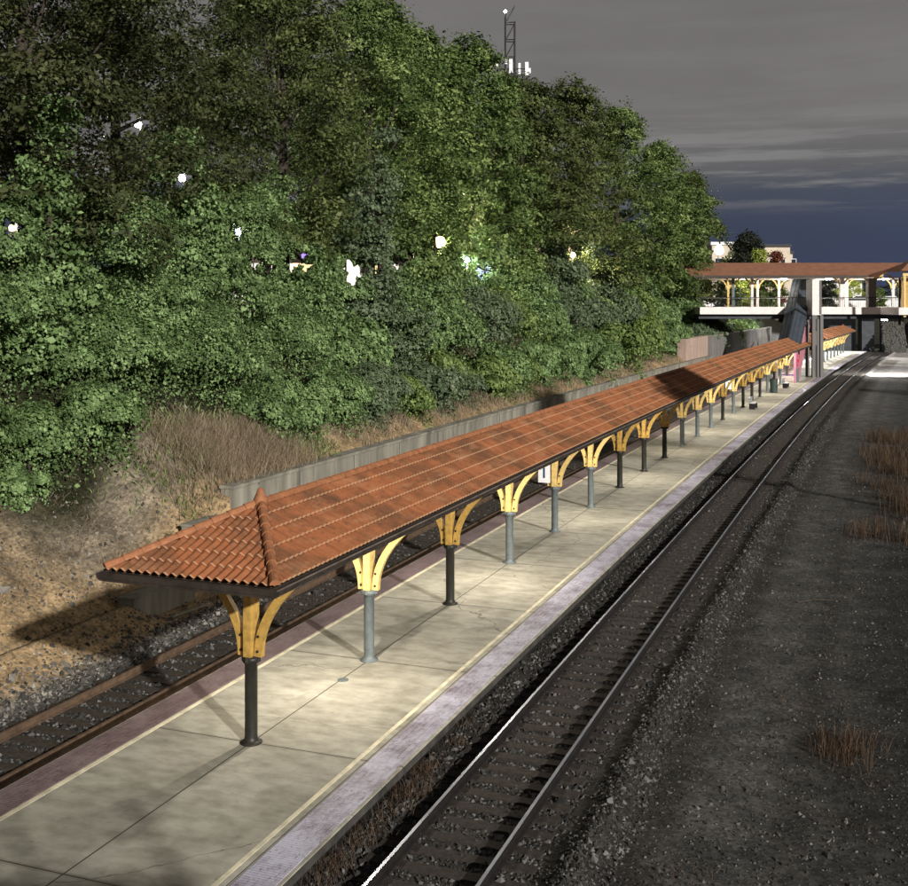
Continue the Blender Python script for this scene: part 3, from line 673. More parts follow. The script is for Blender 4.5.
# ------------------------------------------------------------------ footbridge
def footbridge():
    YB=122.;th=empty('footbridge',(PX(800,YB),YB,7),0,'covered footbridge across the tracks with brown tiled roof and pale deck edge','bridge');inv=th.matrix_basis.inverted()
    def P(o): o.parent=th;o.matrix_parent_inverse=inv;return o
    xl,xr=PX(700,YB),78.;zd0,zd1=PZ(314.3,YB),PZ(307.2,YB)
    P(MB().box(xl,xr,YB,YB+12,zd0,zd1).build('deck',M['whiteconc'],None))
    P(MB().box(xl,xr,YB+.6,YB+11.4,zd0-.5,zd0-.003).build('girders',M['darkconc'],None))
    # roof
    ye,yr,yb=YB-1.,YB+5.,YB+12.;ze,zr=PZ(275.5,ye),PZ(262.8,yr)
    xe,xrr=PX(868,ye),PX(905,yr);xle=PX(690,ye)
    vs=[(xle,ye,ze),(xe,ye,ze),(xrr,yr,zr),(xle,yr,zr),(xe+6,yb,ze),(xle,yb,ze)]
    P(MB().add(vs,[(0,1,2,3),(3,2,4,5),(1,4,2)]).build('roof_tiles',M['bridgeroof'],None))
    P(MB().box(xle,xe+.05,ye-.06,ye+.06,ze-.22,ze-.02).build('eave_board',M['fascia'],None))
    P(MB().box(xle,xe+6,ye+.3,yb-.3,ze-.26,ze-.20).build('ceiling',M['beige'],None))
    # rail
    P(MB().box(xl,xr,YB+.25,YB+.31,zd1+1.0,zd1+1.07).build('handrail',M['black'],None))
    b=MB()
    for x in np.arange(xl,xr,.22): b.box(x-.011,x+.011,YB+.27,YB+.29,zd1,zd1+1.0)
    P(b.build('balusters',M['black'],None))
    P(MB().box(xl,xr,YB+11.6,YB+11.66,zd1+1.0,zd1+1.07).build('handrail',M['steel'],None))
    br={k:bracket_mesh(.14,1.15,1.9,3.3) for k in ('y',)};br['y'].materials.append(M['yellow'])
    for px,yy,wd,mt in ((733,YB+.8,.14,'greypole'),(752,YB+.8,.13,'whiteconc'),(757.5,YB+10,.13,'whiteconc'),(728,YB+10,.12,'yellow'),(779,YB+10,.13,'whiteconc'),(841.5,YB+.8,.22,'whiteconc'),(846,YB+10,.2,'whiteconc'),(871,YB+.8,.42,'greyconc'),(893,YB+10,.15,'steel'),(899.5,YB-.4,.1,'black')):
        x=PX(px,yy)
        lo=zd1 if px<899 else 5.5
        p=MB().box(-wd,wd,-wd,wd,lo,ze-.27).build('post',M[mt],None,loc=(x,yy,0));P(p)
        for a in (0,pi): link('bracket',br['y'],None,p,(0,0,zd1+.25-0.0),a)
    for px in (784,829,885.5):
        x=PX(px,YB+4)
        f=P(MB().box(-.35,.35,-.12,.12,ze-.36,ze-.262).build('ceiling_lamp',M['lamp'],None,loc=(x,YB+4,0)))
        lamp_light('bridge_lamp',(x,YB+6.5,ze-.6),300,(1,.97,.9),.2)
    for px in (742,806,860):
        lamp_light('bridge_lamp',(PX(px,YB+7),YB+7,ze-.6),260,(1,.95,.85),.2)
    # second roof right
    x0=PX(897,117);z0=PZ(271,117)
    th2=empty('stair_shelter',(x0+5,118,7),0,'second small brown roof with yellow timber front at the right edge of the picture','shelter');inv2=th2.matrix_basis.inverted()
    def Q(o): o.parent=th2;o.matrix_parent_inverse=inv2;return o
    Q(MB().add([(x0,116,z0),(x0+12,116,z0),(x0+12,120.9,z0),(x0,120.9,z0),(x0+2.2,118.5,z0+1.3),(x0+10,118.5,z0+1.3)],[(0,1,5,4),(1,2,5),(2,3,4,5),(3,0,4),(0,3,2,1)]).build('roof',M['bridgeroof'],None))
    Q(MB().box(x0+.3,x0+11.7,116.2,116.4,z0-.55,z0-.25).build('yellow_beam',M['yellow'],None))
    for k in range(3): Q(MB().box(x0+.4+k*3.4,x0+.65+k*3.4,116.25,116.5,zd1-1,z0-.56).build('post',M['yellow'],None))
    Q(MB().box(x0+.7,x0+11.5,117.5,117.7,zd1-.4,z0-.6).build('timber_wall',M['ochre'],None))
    Q(MB().box(x0-.2,x0+12,116,121,zd0,zd1-.01).build('floor',M['whiteconc'],None))
footbridge()
# lamp under the far edge of the footbridge washing the gravel yard
MB().box(-.3,.3,-.15,.15,-.12,.0).build('under_deck_lamp',M['lamp'],bpy.data.objects['footbridge'],loc=(0,0,0)).matrix_world.identity()
_u=bpy.data.objects['under_deck_lamp'];_u.location=(49.5-bpy.data.objects['footbridge'].location.x,7,-.98)
lamp_light('yard_flood',(49.5,129,5.6),20000,(1,.98,.95),.2,'SPOT',(54,148,-1.2),2.1)
lamp_light('added_yard_fill',(60,193.5,9.4),60000,(1,.98,.95),.2,'SPOT',(62,150,-1.2),1.25)  # added spot without a fixture, spreads light deeper over the yard
# ------------------------------------------------------------------ road overpass behind
def overpass():
    YO=196.;th=empty('road_overpass',(60,YO,7),0,'dark concrete road overpass behind the footbridge','bridge');inv=th.matrix_basis.inverted()
    def P(o): o.parent=th;o.matrix_parent_inverse=inv;return o
    x0,x1=30,140
    P(MB().box(x0,x1,YO,YO+18,5.9,7.6).build('deck',M['darkconc'],None))
    P(MB().box(x0,x1,YO-.2,YO-.003,7.0,8.3).build('parapet',M['whiteconc'],None))
    for px in (866,):
        x=PX(px,YO+4)
        P(MB().box(x-1.1,x+1.1,YO+3,YO+5,-1.3,5.9).build('pier',M['darkconc'],None))
    x=PX(881,YO+4);P(MB().box(x-.25,x+.25,YO+3,YO+4,-1.3,5.9).build('pier',M['darkconc'],None))
    x=PX(848,YO+6);P(MB().box(x-5.5,x+1.0,YO+5,YO+9,-1.3,5.9).build('abutment',M['darkconc'],None))
    # riprap
    n=900;b=RNG.random((n,2));V=[];F=[]
    for i in range(n):
        px=885+b[i,0]*22;x=PX(px,YO-3+b[i,1]*6);z=-1+b[i,1]*7;y=YO-3+b[i,1]*8;r=RNG.uniform(.15,.34)
        v=OCT*r*RNG.uniform(.7,1.2,(6,3))+np.array([x,y,z]);F.append(OF+6*i);V.append(v)
    tag(link('riprap',npmesh('riprap',np.concatenate(V),np.concatenate(F)),M['rock']),kind='stuff')
overpass()
def car(loc,rz,m,label):
    th=empty('parked_car',loc,rz,label,'car')
    pr=[(-2.2,.35),(-2.2,.85),(-1.9,.95),(-1.2,1.0),(-.7,1.42),(.8,1.45),(1.5,1.0),(2.15,.9),(2.2,.35)]
    m_=len(pr);vs=[(a,-.85,b) for a,b in pr]+[(a,.85,b) for a,b in pr]
    MB().add(vs,[tuple(range(m_)),tuple(range(2*m_-1,m_-1,-1))]+[(k,(k+1)%m_,m_+(k+1)%m_,m_+k) for k in range(m_)]).build('body',m,th,bevel=.06)
    MB().box(-.75,.85,-.87,.87,1.02,1.32).build('windows',M['glassdark'],th)
    for x in (-1.4,1.4):
        for y in (-.78,.78):
            o=MB().lathe([(.33,-.1),(.33,.1)],14).build('wheel',M['black'],th,loc=(x,y,.33));o.rotation_euler=(pi/2,0,0)
car((PX(822,199),199,7.6),0,M['white'],'white parked car on the road beyond the footbridge, left of the green bushes')
car((PX(858,200),200,7.6),0,M['black'],'dark parked car in front of the brightly lit green bushes beyond the footbridge')
car((PX(889,199),199,7.6),0,M['steel'],'silver parked car on the road under the right hand bridge lamp')
# ------------------------------------------------------------------ foliage generators
LAMPS=[ # px,py,D,energy,colour
 (138,124,60,3500,'lamp','cool white street lamp shining through the upper left treetops'),
 (182,178,62,3500,'lamp','second street lamp glimpsed through the leaves, right below the uppermost one'),
 (238,232,66,4000,'lampblue','small bluish lamp beside the forked trunk at the top of the bank'),
 (440,242,74,11000,'lampwarm','brightest warm street lamp seen through a gap in the middle trees'),
 (467,260,76,6000,'lampblue','bluish street lamp just right of the bright warm one'),
 (573,255,100,9000,'lampwarm','warm street lamp in the right hand trees above the vines'),
 (12,228,50,3000,'lampwarm','yellowish lamp at the far left edge above the vines'),
 (719,250,150,12000,'lamp','very bright white street lamp left of the dark evergreen beyond the footbridge')]
CAM=np.array([0,0,HC])
HOLES=[(np.array([PX(a,D),D,PZ(b,D)]),.0085 if a in(440,719) else .0055) for a,b,D,*_ in LAMPS]
HOLES.append((np.array([PX(354,64),64,PZ(272,64)]),.0085))
for _a,_b,_d,_r in ((292,264,90,.0035),(300,256,90,.003),(398,262,90,.0045),(411,256,90,.003),(482,272,92,.0045),(488,268,92,.003),(255,262,90,.003),(268,268,90,.0028),(306,266,90,.003),(376,268,90,.003),(540,250,95,.003)):
    HOLES.append((np.array([PX(_a,_d),_d,PZ(_b,_d)]),_r))
def prune(V,F,attr,k):
    """open gaps in the foliage where the street lamps shine through"""
    c=V.reshape(-1,k,3).mean(1);keep=np.ones(len(c),bool)
    for L,r in HOLES:
        d=L-CAM;dist=np.linalg.norm(d);u=d/dist;q=c-CAM;a=q@u;perp=np.linalg.norm(q-a[:,None]*u,axis=1)
        ph=np.arctan2((q[:,2]-a*u[2]),(q[:,0]-a*u[0]));rr=r*dist*(1+.35*np.sin(3*ph+1)+.2*np.sin(7*ph))
        keep&=~((perp<rr)&(a>dist*.45)&(a<dist+1.2))
        keep&=np.linalg.norm(c-L,axis=1)>1.0
    V=V.reshape(-1,k,3)[keep].reshape(-1,3);attr=attr.reshape(-1,k)[keep].ravel()
    n=keep.sum();return V,np.arange(n*k).reshape(n,k),attr
def leaves(C,Nrm,size,rng,droop=.0,aspect=.62,att=None,jit=.5):
    n=len(C);d=Nrm+rng.normal(0,jit,(n,3));d/=np.linalg.norm(d,axis=1)[:,None]+1e-9
    a=rng.normal(0,1,(n,3));a[:,2]-=droop;a-=(a*d).sum(1)[:,None]*d;a/=np.linalg.norm(a,axis=1)[:,None]+1e-9
    b=np.cross(d,a);sz=size*np.clip(rng.lognormal(-.05,.33,n),.4,2.)[:,None]
    V=np.stack([C-a*sz*.5,C+b*sz*aspect*.5+a*sz*.05,C+a*sz*.55+d*sz*.08,C-b*sz*aspect*.5+a*sz*.05],1).reshape(-1,3)
    at=rng.random(n) if att is None else att
    return V,np.arange(4*n).reshape(n,4),np.repeat(at,4)
def crown_pts(lobes,n,rng,twigs=16,spread=.34,low=-.5):
    """leaf positions clumped round twig ends on the shells of the lobes"""
    L=np.array([l[:3] for l in lobes]);R=np.array([l[3] for l in lobes]);w=R**2;w/=w.sum()
    nt=twigs*len(lobes);li=rng.choice(len(lobes),nt,p=w)
    d=rng.normal(0,1,(nt,3));d/=np.linalg.norm(d,axis=1)[:,None];d[:,2]=np.where(d[:,2]<low,-d[:,2]*.5,d[:,2])
    tc=L[li]+d*R[li][:,None]*rng.uniform(.72,1.05,nt)[:,None]*np.array([1,1,.82])
    k=rng.integers(0,nt,n);tv=rng.random(nt)
    sp=spread*rng.uniform(.5,1.25,nt)
    C=tc[k]+rng.normal(0,1,(n,3))*sp[k][:,None]*np.array([1,1,.6])
    Nn=d[k]*.8+np.array([0,0,.6]);att=np.clip(tv[k]*.65+rng.random(n)*.35,0,1)
    return C,Nn,att
def tree(loc,h,cr,seed,m,label,nleaf=34000,size=.2,name='tree',trunk_r=.28,base=.28,group=None,nl=26,ratio=1.0,twigs=22,spread=.42):
    rng=np.random.default_rng(seed);x,y,z=loc
    th=empty(name,loc,0,label,'tree',group)
    lobes=[]
    for i in range(nl):
        f=(i+.5)/nl;zz=h*(base+(1-base-.06)*f);prof=math.sin(min(1,(f*.86+.18))*pi)**.7
        a=i*2.4+rng.uniform(-.4,.4);r=cr*prof*rng.uniform(.45,.82)
        lr=cr*rng.uniform(.26,.40)*(1-.25*f)
        lobes.append((r*math.cos(a),r*math.sin(a),zz,lr))
    lobes.append((0,0,h*.9,cr*.32))
    C,Nn,att=crown_pts(lobes,nleaf,rng,twigs=twigs,spread=spread)
    V,F,A=leaves(C,Nn,size,rng,att=att)
    V=V+np.array(loc);V,F,A=prune(V,F,A,4);V=V-np.array(loc)
    link('crown',npmesh('crown',V,F,A),m,th)
    b=MB();fork=h*.3;bend=rng.uniform(-.4,.4,2)
    b.tube([(0,0,-.6),(bend[0]*.3,bend[1]*.3,fork*.5),(bend[0],bend[1],fork),(bend[0]*1.2,bend[1]*1.2,h*.6),(0,0,h*.86)],[trunk_r*1.25,trunk_r,trunk_r*.8,trunk_r*.4,.05],9)
    for i,(a,c,d,lr) in enumerate(lobes[:-1]):
        if i%2 and nl>12: continue
        z0=min(d-.6,fork+(d-fork)*.45);f0=max(0,(z0-fork)/(h*.86-fork)) if z0>fork else 0
        p0=np.array([bend[0]*(1-f0*.6),bend[1]*(1-f0*.6),max(z0,fork*.7)]);p1=np.array([a,c,d])
        mid=(p0+p1)/2+np.array([0,0,.15*np.linalg.norm(p1-p0)*-.5])+rng.normal(0,.15,3)
        r0=trunk_r*.38*(1-f0*.6);b.tube([p0,mid,p1],[r0,r0*.6,.025],6)
    b.build('trunk',M['bark'],th,smooth=True)
    return th
def mound(s,t,rx,ry,hz,seed,m,label,n=9000,size=.16,name='vine_mound',cat='vine thicket',group=None,droop=.8,zoff=0,skirt=1.0):
    """a shrub or small tree smothered by vines: a lumpy draped shape covered in leaves"""
    rng=np.random.default_rng(seed);x,y,_=W(s,t);z=float(H(np.array([s]),np.array([t]))[0])+zoff
    th=empty(name,(x,y,z),yaw(s),label,cat,group);n=int(n*1.75);size*=.78
    lobes=[(0,0,hz*.55,.9)]
    nl=15+int(rng.integers(0,6))
    for i in range(nl):
        a=rng.uniform(0,6.28);f=rng.uniform(.2,1.15)
        lobes.append((math.cos(a)*f*rx*.72,math.sin(a)*f*ry*.72,hz*rng.uniform(.15,.8)*(1.1-.5*f),rng.uniform(.22,.48)*min(rx,ry)*rng.uniform(.8,1.2)))
    # drape points over the union of lobes
    L=np.array([l[:3] for l in lobes]);R=np.array([l[3] if l[3]!=.9 else min(rx,ry)*.55 for l in lobes])
    li=rng.choice(len(lobes),n,p=(R**2)/(R**2).sum());d=rng.normal(0,1,(n,3));d/=np.linalg.norm(d,axis=1)[:,None];d[:,2]=np.abs(d[:,2])*1.0-.25*rng.random(n)
    rr=R[li]*(1+.16*np.sin(d[:,0]*7+li)*np.cos(d[:,1]*6+d[:,2]*5))
    C=L[li]+d*rr[:,None]*np.array([1,1,1.1])*rng.uniform(.86,1.06,n)[:,None]
    k=rng.random(n)<.35*skirt;C[k,2]-=rng.random(k.sum())**1.0*hz*.9      # hanging curtains
    cell=np.floor(C/.55);hsh=np.abs(np.sin(cell@np.array([12.9898,78.233,37.719]))*43758.5453)%1
    C+=((hsh-.5)*.22)[:,None]*d
    att=np.clip(hsh*.5+rng.random(n)*.5,0,1)
    V,F,A=leaves(C,d*.9+np.array([0,0,.2]),size,rng,droop,.8,att,jit=.33)
    th.rotation_euler=(0,0,0);Vw=V+np.array([x,y,z]);Vw,F,A=prune(Vw,F,A,4);V=Vw-np.array([x,y,z])
    link('foliage',npmesh('foliage',V,F,A),m,th)
    b=MB()
    for i in range(5):
        a=lobes[i+1];b.tube([(a[0]*.15,a[1]*.15,-.5),(a[0]*.5,a[1]*.5,a[2]*.5),(a[0],a[1],a[2])],[.09,.06,.02],6)
    b.build('stems',M['bark'],th)
    return th
ORD=['first','second','third','fourth','fifth','sixth','seventh','eighth','ninth','tenth','eleventh','twelfth','thirteenth','fourteenth','fifteenth','sixteenth','seventeenth','eighteenth']
# big trees on the top of the bank
BT=[ # s,t,h,cr,mat
 (2,-19,20,7.2,'leafolive'),(9,-22.5,22,7.8,'leafolive'),(15.5,-18.5,19.5,6.8,'leafolive'),(24,-21.5,21.5,7.4,'leafolive'),(31,-17.5,18.5,6.2,'leafdark'),(42,-17.8,19.5,6.2,'leafmid'),
 (48,-18,19,6.2,'leafmid'),(57,-17.5,20,6.6,'leafmid'),(70,-17.5,19.5,7.0,'leafdark'),(82,-17,21.5,7.4,'leafdark'),(95,-16,21.5,7.4,'leafmid'),(108,-14.5,20.5,7.0,'leafmid'),(119,-13.5,18.2,5.6,'leafdark'),(63,-25,21,7.5,'leafdark'),(44,-26,22,7.5,'leafdark'),(88,-25,17,7,'leafdark')]
BL=['large dark oak at the left edge of the picture','large dark oak behind the left edge tree','dark oak with a forked trunk above the left vines','tall dark oak behind the forked tree','narrow dark tree left of the grey vine column','tree with lighter olive leaves left of the radio mast',
 'green tree whose low branches surround the bright warm lamp','rounded green tree directly under the radio mast','broad dark tree right of the radio mast','broad dark tree in the middle of the right hand group','green tree second from the right end of the bank row','green tree at the right end of the row before the footbridge','small dark tree reaching over the left end of the footbridge roof','dark tree in the back row behind the mast','dark tree in the back row at centre left','dark tree in the back row toward the right']
for i,((s,t,h,cr,mm),lb) in enumerate(zip(BT,BL)):
    x,y,_=W(s,t);z=float(H(np.array([s*1.]),np.array([t*1.]))[0])
    near_=s<45
    tree((x,y,z),h,cr,100+i,M[mm],lb,nleaf=72000 if near_ else 46000,size=.165 if near_ else .24,name='oak_tree',trunk_r=.34,base=.15,group='tall trees along the top of the bank',nl=34,twigs=24,spread=.40)
# vine mounds on the slope: rows
rm=random.Random(3);rows=[
 ('lower',-10.3,1.9,list(np.arange(18.5,148,4.4)),1.7,2.3),
 ('middle',-13.6,2.6,list(np.arange(2.5,124,5.6)),2.5,3.0),
 ('upper',-16.0,3.0,list(np.arange(0,124,5.4)),2.8,5.3)]
SK={('lower',0):1}
seed=500
ORD2=lambda n:'%dth'%n if n not in(21,22,23) else {21:'21st',22:'22nd',23:'23rd'}[n]
for rn,t0,rx,ss,ry,hz in rows:
    rm=random.Random(len(rn)*7+3)
    for i,s in enumerate(ss):
        seed+=1;s=float(s)+rm.uniform(-1,1);t=t0+rm.uniform(-.5,.4)
        if rn=='lower':
            mt=rm.choice(['kudzu','sage','kudzu2']) if s>26 else 'kudzu'
            if 13<s<17: continue
            f=.95 if s<60 else 1.1; f*=rm.uniform(.75,1.2)
        else: mt='kudzu' if s<38 else rm.choice(['kudzu','kudzu','kudzu2','kudzu','sage']);f=rm.uniform(.85,1.25)
        if rn=='middle' and s<9: t-=.8
        kind='vines' if mt.startswith('kudzu') else 'grey-green shrub'
        col={'kudzu':'deep green vine','kudzu2':'yellow-green vine','sage':'grey-green brush'}[mt]
        nn=int((24000 if s<30 else 13000 if s<70 else 7000)*(1.3 if hz>4 else 1))
        lb='%s thicket, %s from the left in the %s row of the bank'%(col,ORD[i] if i<18 else ORD2(i+1),rn)
        mound(s,t,rx*f,ry*f,hz*f*(rm.uniform(.95,1.35) if rn=='upper' else rm.uniform(.75,1.3)),seed,M[mt],lb,n=nn,size=.115 if s<30 else .165 if s<70 else .24,group='vine thickets covering the bank',skirt=.45)
# greyish vine column hanging in the tree (left of centre)
def vine_tower(s,t,h,r,seed,label,m='sage'):
    rng=np.random.default_rng(seed);x,y,_=W(s,t);z=float(H(np.array([s*1.]),np.array([t*1.]))[0])
    th=empty('climbing_vine',(x,y,z),0,label,'vine','climbing vines in the trees')
    lobes=[]
    for i in range(20):
        f=i/19;a=rng.uniform(0,6.28);q=r*(.75-.45*f)*rng.uniform(.3,1);lobes.append((q*math.cos(a)+.5*math.sin(f*5+seed),q*math.sin(a),h*f*rng.uniform(.9,1.02),r*(.8-.42*f)*rng.uniform(.7,1.25)))
    C,d,att=crown_pts(lobes,24000,rng,twigs=40,spread=.26,low=-.9);d=d-np.array([0,0,.5])
    V,F,A=leaves(C,d,.15,rng,.8,.8,att);V=V+np.array([x,y,z]);V,F,A=prune(V,F,A,4);V=V-np.array([x,y,z])
    link('foliage',npmesh('foliage',V,F,A),M[m],th)
    MB().tube([(0,0,-.5),(.1,0,h*.5),(0,0,h*.95)],[.2,.14,.04],7).build('stem',M['bark'],th)
vine_tower(34.5,-13.6,11.5,2.0,900,'tall grey-green vine tower climbing in front of the trees left of centre')
vine_tower(12.5,-15.5,8.5,1.6,901,'deep green vine column rising against the dark trees on the left','kudzu')
vine_tower(22,-16.2,7.6,2.2,904,'green vine column beside the forked tree at upper left','kudzu')
vine_tower(28.5,-15.6,6.8,2.1,905,'low green vine column in front of the lit shop windows','kudzu')
vine_tower(44,-14.5,7.5,2.0,902,'yellow-green vine column lit by the lamps at the centre','kudzu2')
vine_tower(59,-14.2,7.0,2.1,903,'yellow-green vine column below the right hand warm lamp','kudzu2')
# rounded bushes just above the wall
for i,(s,t,r,mt,lb) in enumerate([(25,-9.9,1.15,'sage','pale flowering shrub just above the wall, left of centre'),(29.3,-9.8,1.2,'kudzu2','olive rounded shrub above the wall with bare lower twigs'),(36,-9.9,1.3,'sage','dark loose shrub above the wall at the centre'),(46,-9.9,1.5,'kudzu2','rounded olive shrub above the wall right of centre'),(8.3,-12.8,.6,'kudzu','white-flowered bush at the left edge, lowest on the bank'),(11.0,-12.3,1.35,'kudzu','lowest vine-covered bulge at left, hanging over the bare bank beside the dry grass'),(9.6,-13.4,1.4,'kudzu','vine bulge above the white-flowered bush at the left edge'),(57,-9.0,.8,'kudzu','small green creeper spilling over the wall top')]):
    mound(s,t,r,r,r*1.5,950+i,M[mt],lb,n=9000,size=.12,name='shrub',cat='shrub',skirt=.6)
# ------------------------------------------------------------------ grasses (stuff)
def grass(name,n,fs,ft,h,m,lean=.35,w=.012,clump=.0):
    s=fs(n);t=ft(n)
    if clump:
        k=max(1,n//60);cs,ct=fs(k),ft(k);j=RNG.integers(0,k,n);s=cs[j]+RNG.normal(0,clump,n);t=ct[j]+RNG.normal(0,clump,n)
    x,y=WA(s,t);z=H(s,t)-.03;a=RNG.uniform(0,6.28,n);hh=h*RNG.uniform(.5,1.3,n);l=hh*lean*RNG.uniform(.2,1.6,n);b=RNG.uniform(0,6.28,n)
    B=np.stack([x,y,z],-1);sd=np.stack([np.cos(a),np.sin(a),0*a],-1)*w;ld=np.stack([np.cos(b)*l,np.sin(b)*l,0*b],-1);up=np.stack([0*a,0*a,hh],-1)
    V=np.stack([B-sd,B+sd,B+sd*.8+ld*.35+up*.6,B-sd*.8+ld*.35+up*.6,B+ld+up],1).reshape(-1,3)
    o=5*np.arange(n)[:,None];F=np.concatenate([o+np.array([[0,1,2,2]])],0)
    F3=np.concatenate([o+np.array([0,1,2]),o+np.array([0,2,3]),o+np.array([3,2,4])],0)
    return tag(link(name,npmesh(name,V,F3,np.repeat(RNG.random(n),5)),m),kind='stuff')
U=lambda a,b:(lambda n:RNG.uniform(a,b,n))
grass('dry_bank_grass',9000,U(12.2,18.5),U(-11.0,-8.7),.6,M['dry'],.7,.006,.5)
grass('green_bank_weeds',2500,U(10,21),U(-12.0,-8.7),.3,M['kudzu2'],1.2,.02,.4)
grass('dry_wall_top_grass',9000,U(19,90),U(-9.5,-8.6),.34,M['dry'],.6,.009,.3)
grass('matted_dead_grass',3500,U(-2,13),U(-13,-9.0),.22,M['dry'],2.2,.006,.3)
grass('rusty_lot_grass',3600,U(26,62),lambda n:9.7+RNG.random(n)*3.2,.75,M['drydark'],.4,.009,.45)
grass('rusty_lot_grass_tuft',420,lambda n:RNG.normal(5.2,.45,n),lambda n:RNG.normal(10.0,.3,n),.42,M['drydark'],.5,.006)
grass('sparse_lot_weeds',2600,near(-4,60,1.3),U(7.8,13),.12,M['drydark'],.9,.005,.3)
grass('platform_foot_weeds',900,U(-3,4),lambda n:2.75+np.abs(RNG.normal(0,.12,n)),.25,M['drydark'],.7,.005,.2)
# right-hand bushes far along
for i,(s,t,r) in enumerate([(150,13.5,2.6),(118,16,3.2),(96,15,3.)]):
    mound(s,t,r,r,r*1.3,980+i,M['leafdark'.replace('leafdark','leafdark')],['dark bush at the right edge beside the lit gravel','dark bush right of the dirt lot, middle one','dark bush right of the dirt lot, nearest one'][i],n=5000,size=.25,name='bush',cat='bush',group='dark bushes along the right of the lot')
for i,(q,tt,L_,lb) in enumerate([(16.5,8.9,1.3,'thin dark branch lying on the gravel lot'),(9.5,12,.8,'short broken stick on the dirt near the dry grass tuft')]):
    o=MB().tube([(-L_/2,0,.03),(-L_*.1,.05,.06),(L_/2,-.03,.03)],[.025,.022,.012],6).build('fallen_branch',M['bark'],None,loc=(*W(q,tt)[:2],float(H(np.array([q]),np.array([tt]))[0])),rz=.2+i);tag(o,lb,'branch')
# ------------------------------------------------------------------ street lamps
for i,(px,py,D,e,mm,lb) in enumerate(LAMPS):
    x,z=PX(px,D),PZ(py,D);th=empty('street_lamp',(x,D,6.5),0,lb,'street lamp','street lamps behind the trees')
    MB().tube([(.0,.5,-.5),(0,.5,z-6.5+.3),(0,.25,z-6.5+.45),(0,0,z-6.5+.3)],[.09,.06,.05,.05],8).build('pole',M['black'],th)
    r=(.07+.0020*D)*{440:1.9,719:1.7}.get(px,1)
    MB().lathe([(.02,r*.95),(r*.6,r*.75),(r,0),(r*.75,-r*.7),(r*.3,-r*.95)],14).build('lamp_globe',M[mm],th,smooth=True,loc=(0,0,z-6.5))
    lamp_light('street_light',(x,D,z),e,{'lamp':(1,.97,.9),'lampwarm':(1,.86,.6),'lampblue':(.85,.92,1)}[mm],r*1.15)
# ------------------------------------------------------------------ buildings beyond
def building(x0,x1,y0,y1,z0,z1,m,label,wins,roofm=None,slope=0):
    th=empty('building',((x0+x1)/2,y0,z0),0,label,'building');cx=(x0+x1)/2
    MB().box(x0-cx,x1-cx,0,y1-y0,0,z1-z0).build('wall',m,th)
    MB().box(x0-cx-.3,x1-cx+.3,-.3,y1-y0+.3,z1-z0+.003,z1-z0+.6).build('roof',roofm or M['black'],th)
    for (a,b,c,d,mm) in wins:
        f=MB().box(a-.1,b+.1,-.06,-.003,c-.1,d+.1).build('window',M['white'],th)
        MB().box(a,b,-.09,-.065,c,d).build('pane',M[mm],f)
    return th
D=230;zb=7
building(PX(712,D),PX(738,D),D,D+20,zb,PZ(245,D),M['beige'],'pale building behind the very bright lamp',[(-2,-.5,8,10,'glassdark'),(.5,2,8,10,'glassdark')],M['white'])
D=250
building(PX(764,D),PX(790,D),D,D+25,zb,PZ(247,D),M['beige'],'beige building with dark flat roof line behind the red tree',[(-4+i*2.4,-3+i*2.4,9,10.6,'glassdark') for i in range(4)])
building(PX(790.5,D),PX(798,D),D+4,D+25,zb,PZ(253,D),M['beige'],'lower beige wing at the right end of the building with dark roof',[])
building(PX(826,D),PX(862,D),D,D+15,zb,PZ(283,D),M['white'],'low white house behind the lit green bushes',[(-3+i*2.2,-2+i*2.2,1,2.4,'window') for i in range(3)])
D=96
building(PX(225,D),PX(560,D),D,D+12,7,PZ(240,D),M['beige'],'long low shop building with lit windows, glimpsed through gaps in the trees',
  [(PX(x_,D)-PX(392.5,D)-.9,PX(x_,D)-PX(392.5,D)+.9,1.0,4.3,c_) for x_,c_ in ((242,'window'),(265,'window'),(290,'window'),(303,'warmwin'),(330,'window'),(375,'warmwin'),(398,'window'),(413,'coolwin'),(445,'window'),(482,'coolwin'),(500,'warmwin'),(538,'window'))])
D=66
building(PX(340,D),PX(362,D),D,D+5,7,PZ(254,D),M['whiteconc'],'small white lit building glimpsed through the vines',[(-.25,.5,PZ(286,D)-7,PZ(258,D)-7,'window'),(-.6,-.35,PZ(286,D)-7,PZ(262,D)-7,'window')],M['greypole'])
th=MB().box(-.5,.5,-.1,.1,-.35,.35).build('lit_sign',M['violet'],None,loc=(PX(311,60),60,PZ(254,60)));tag(th,'small glowing violet sign behind the leaves','sign')
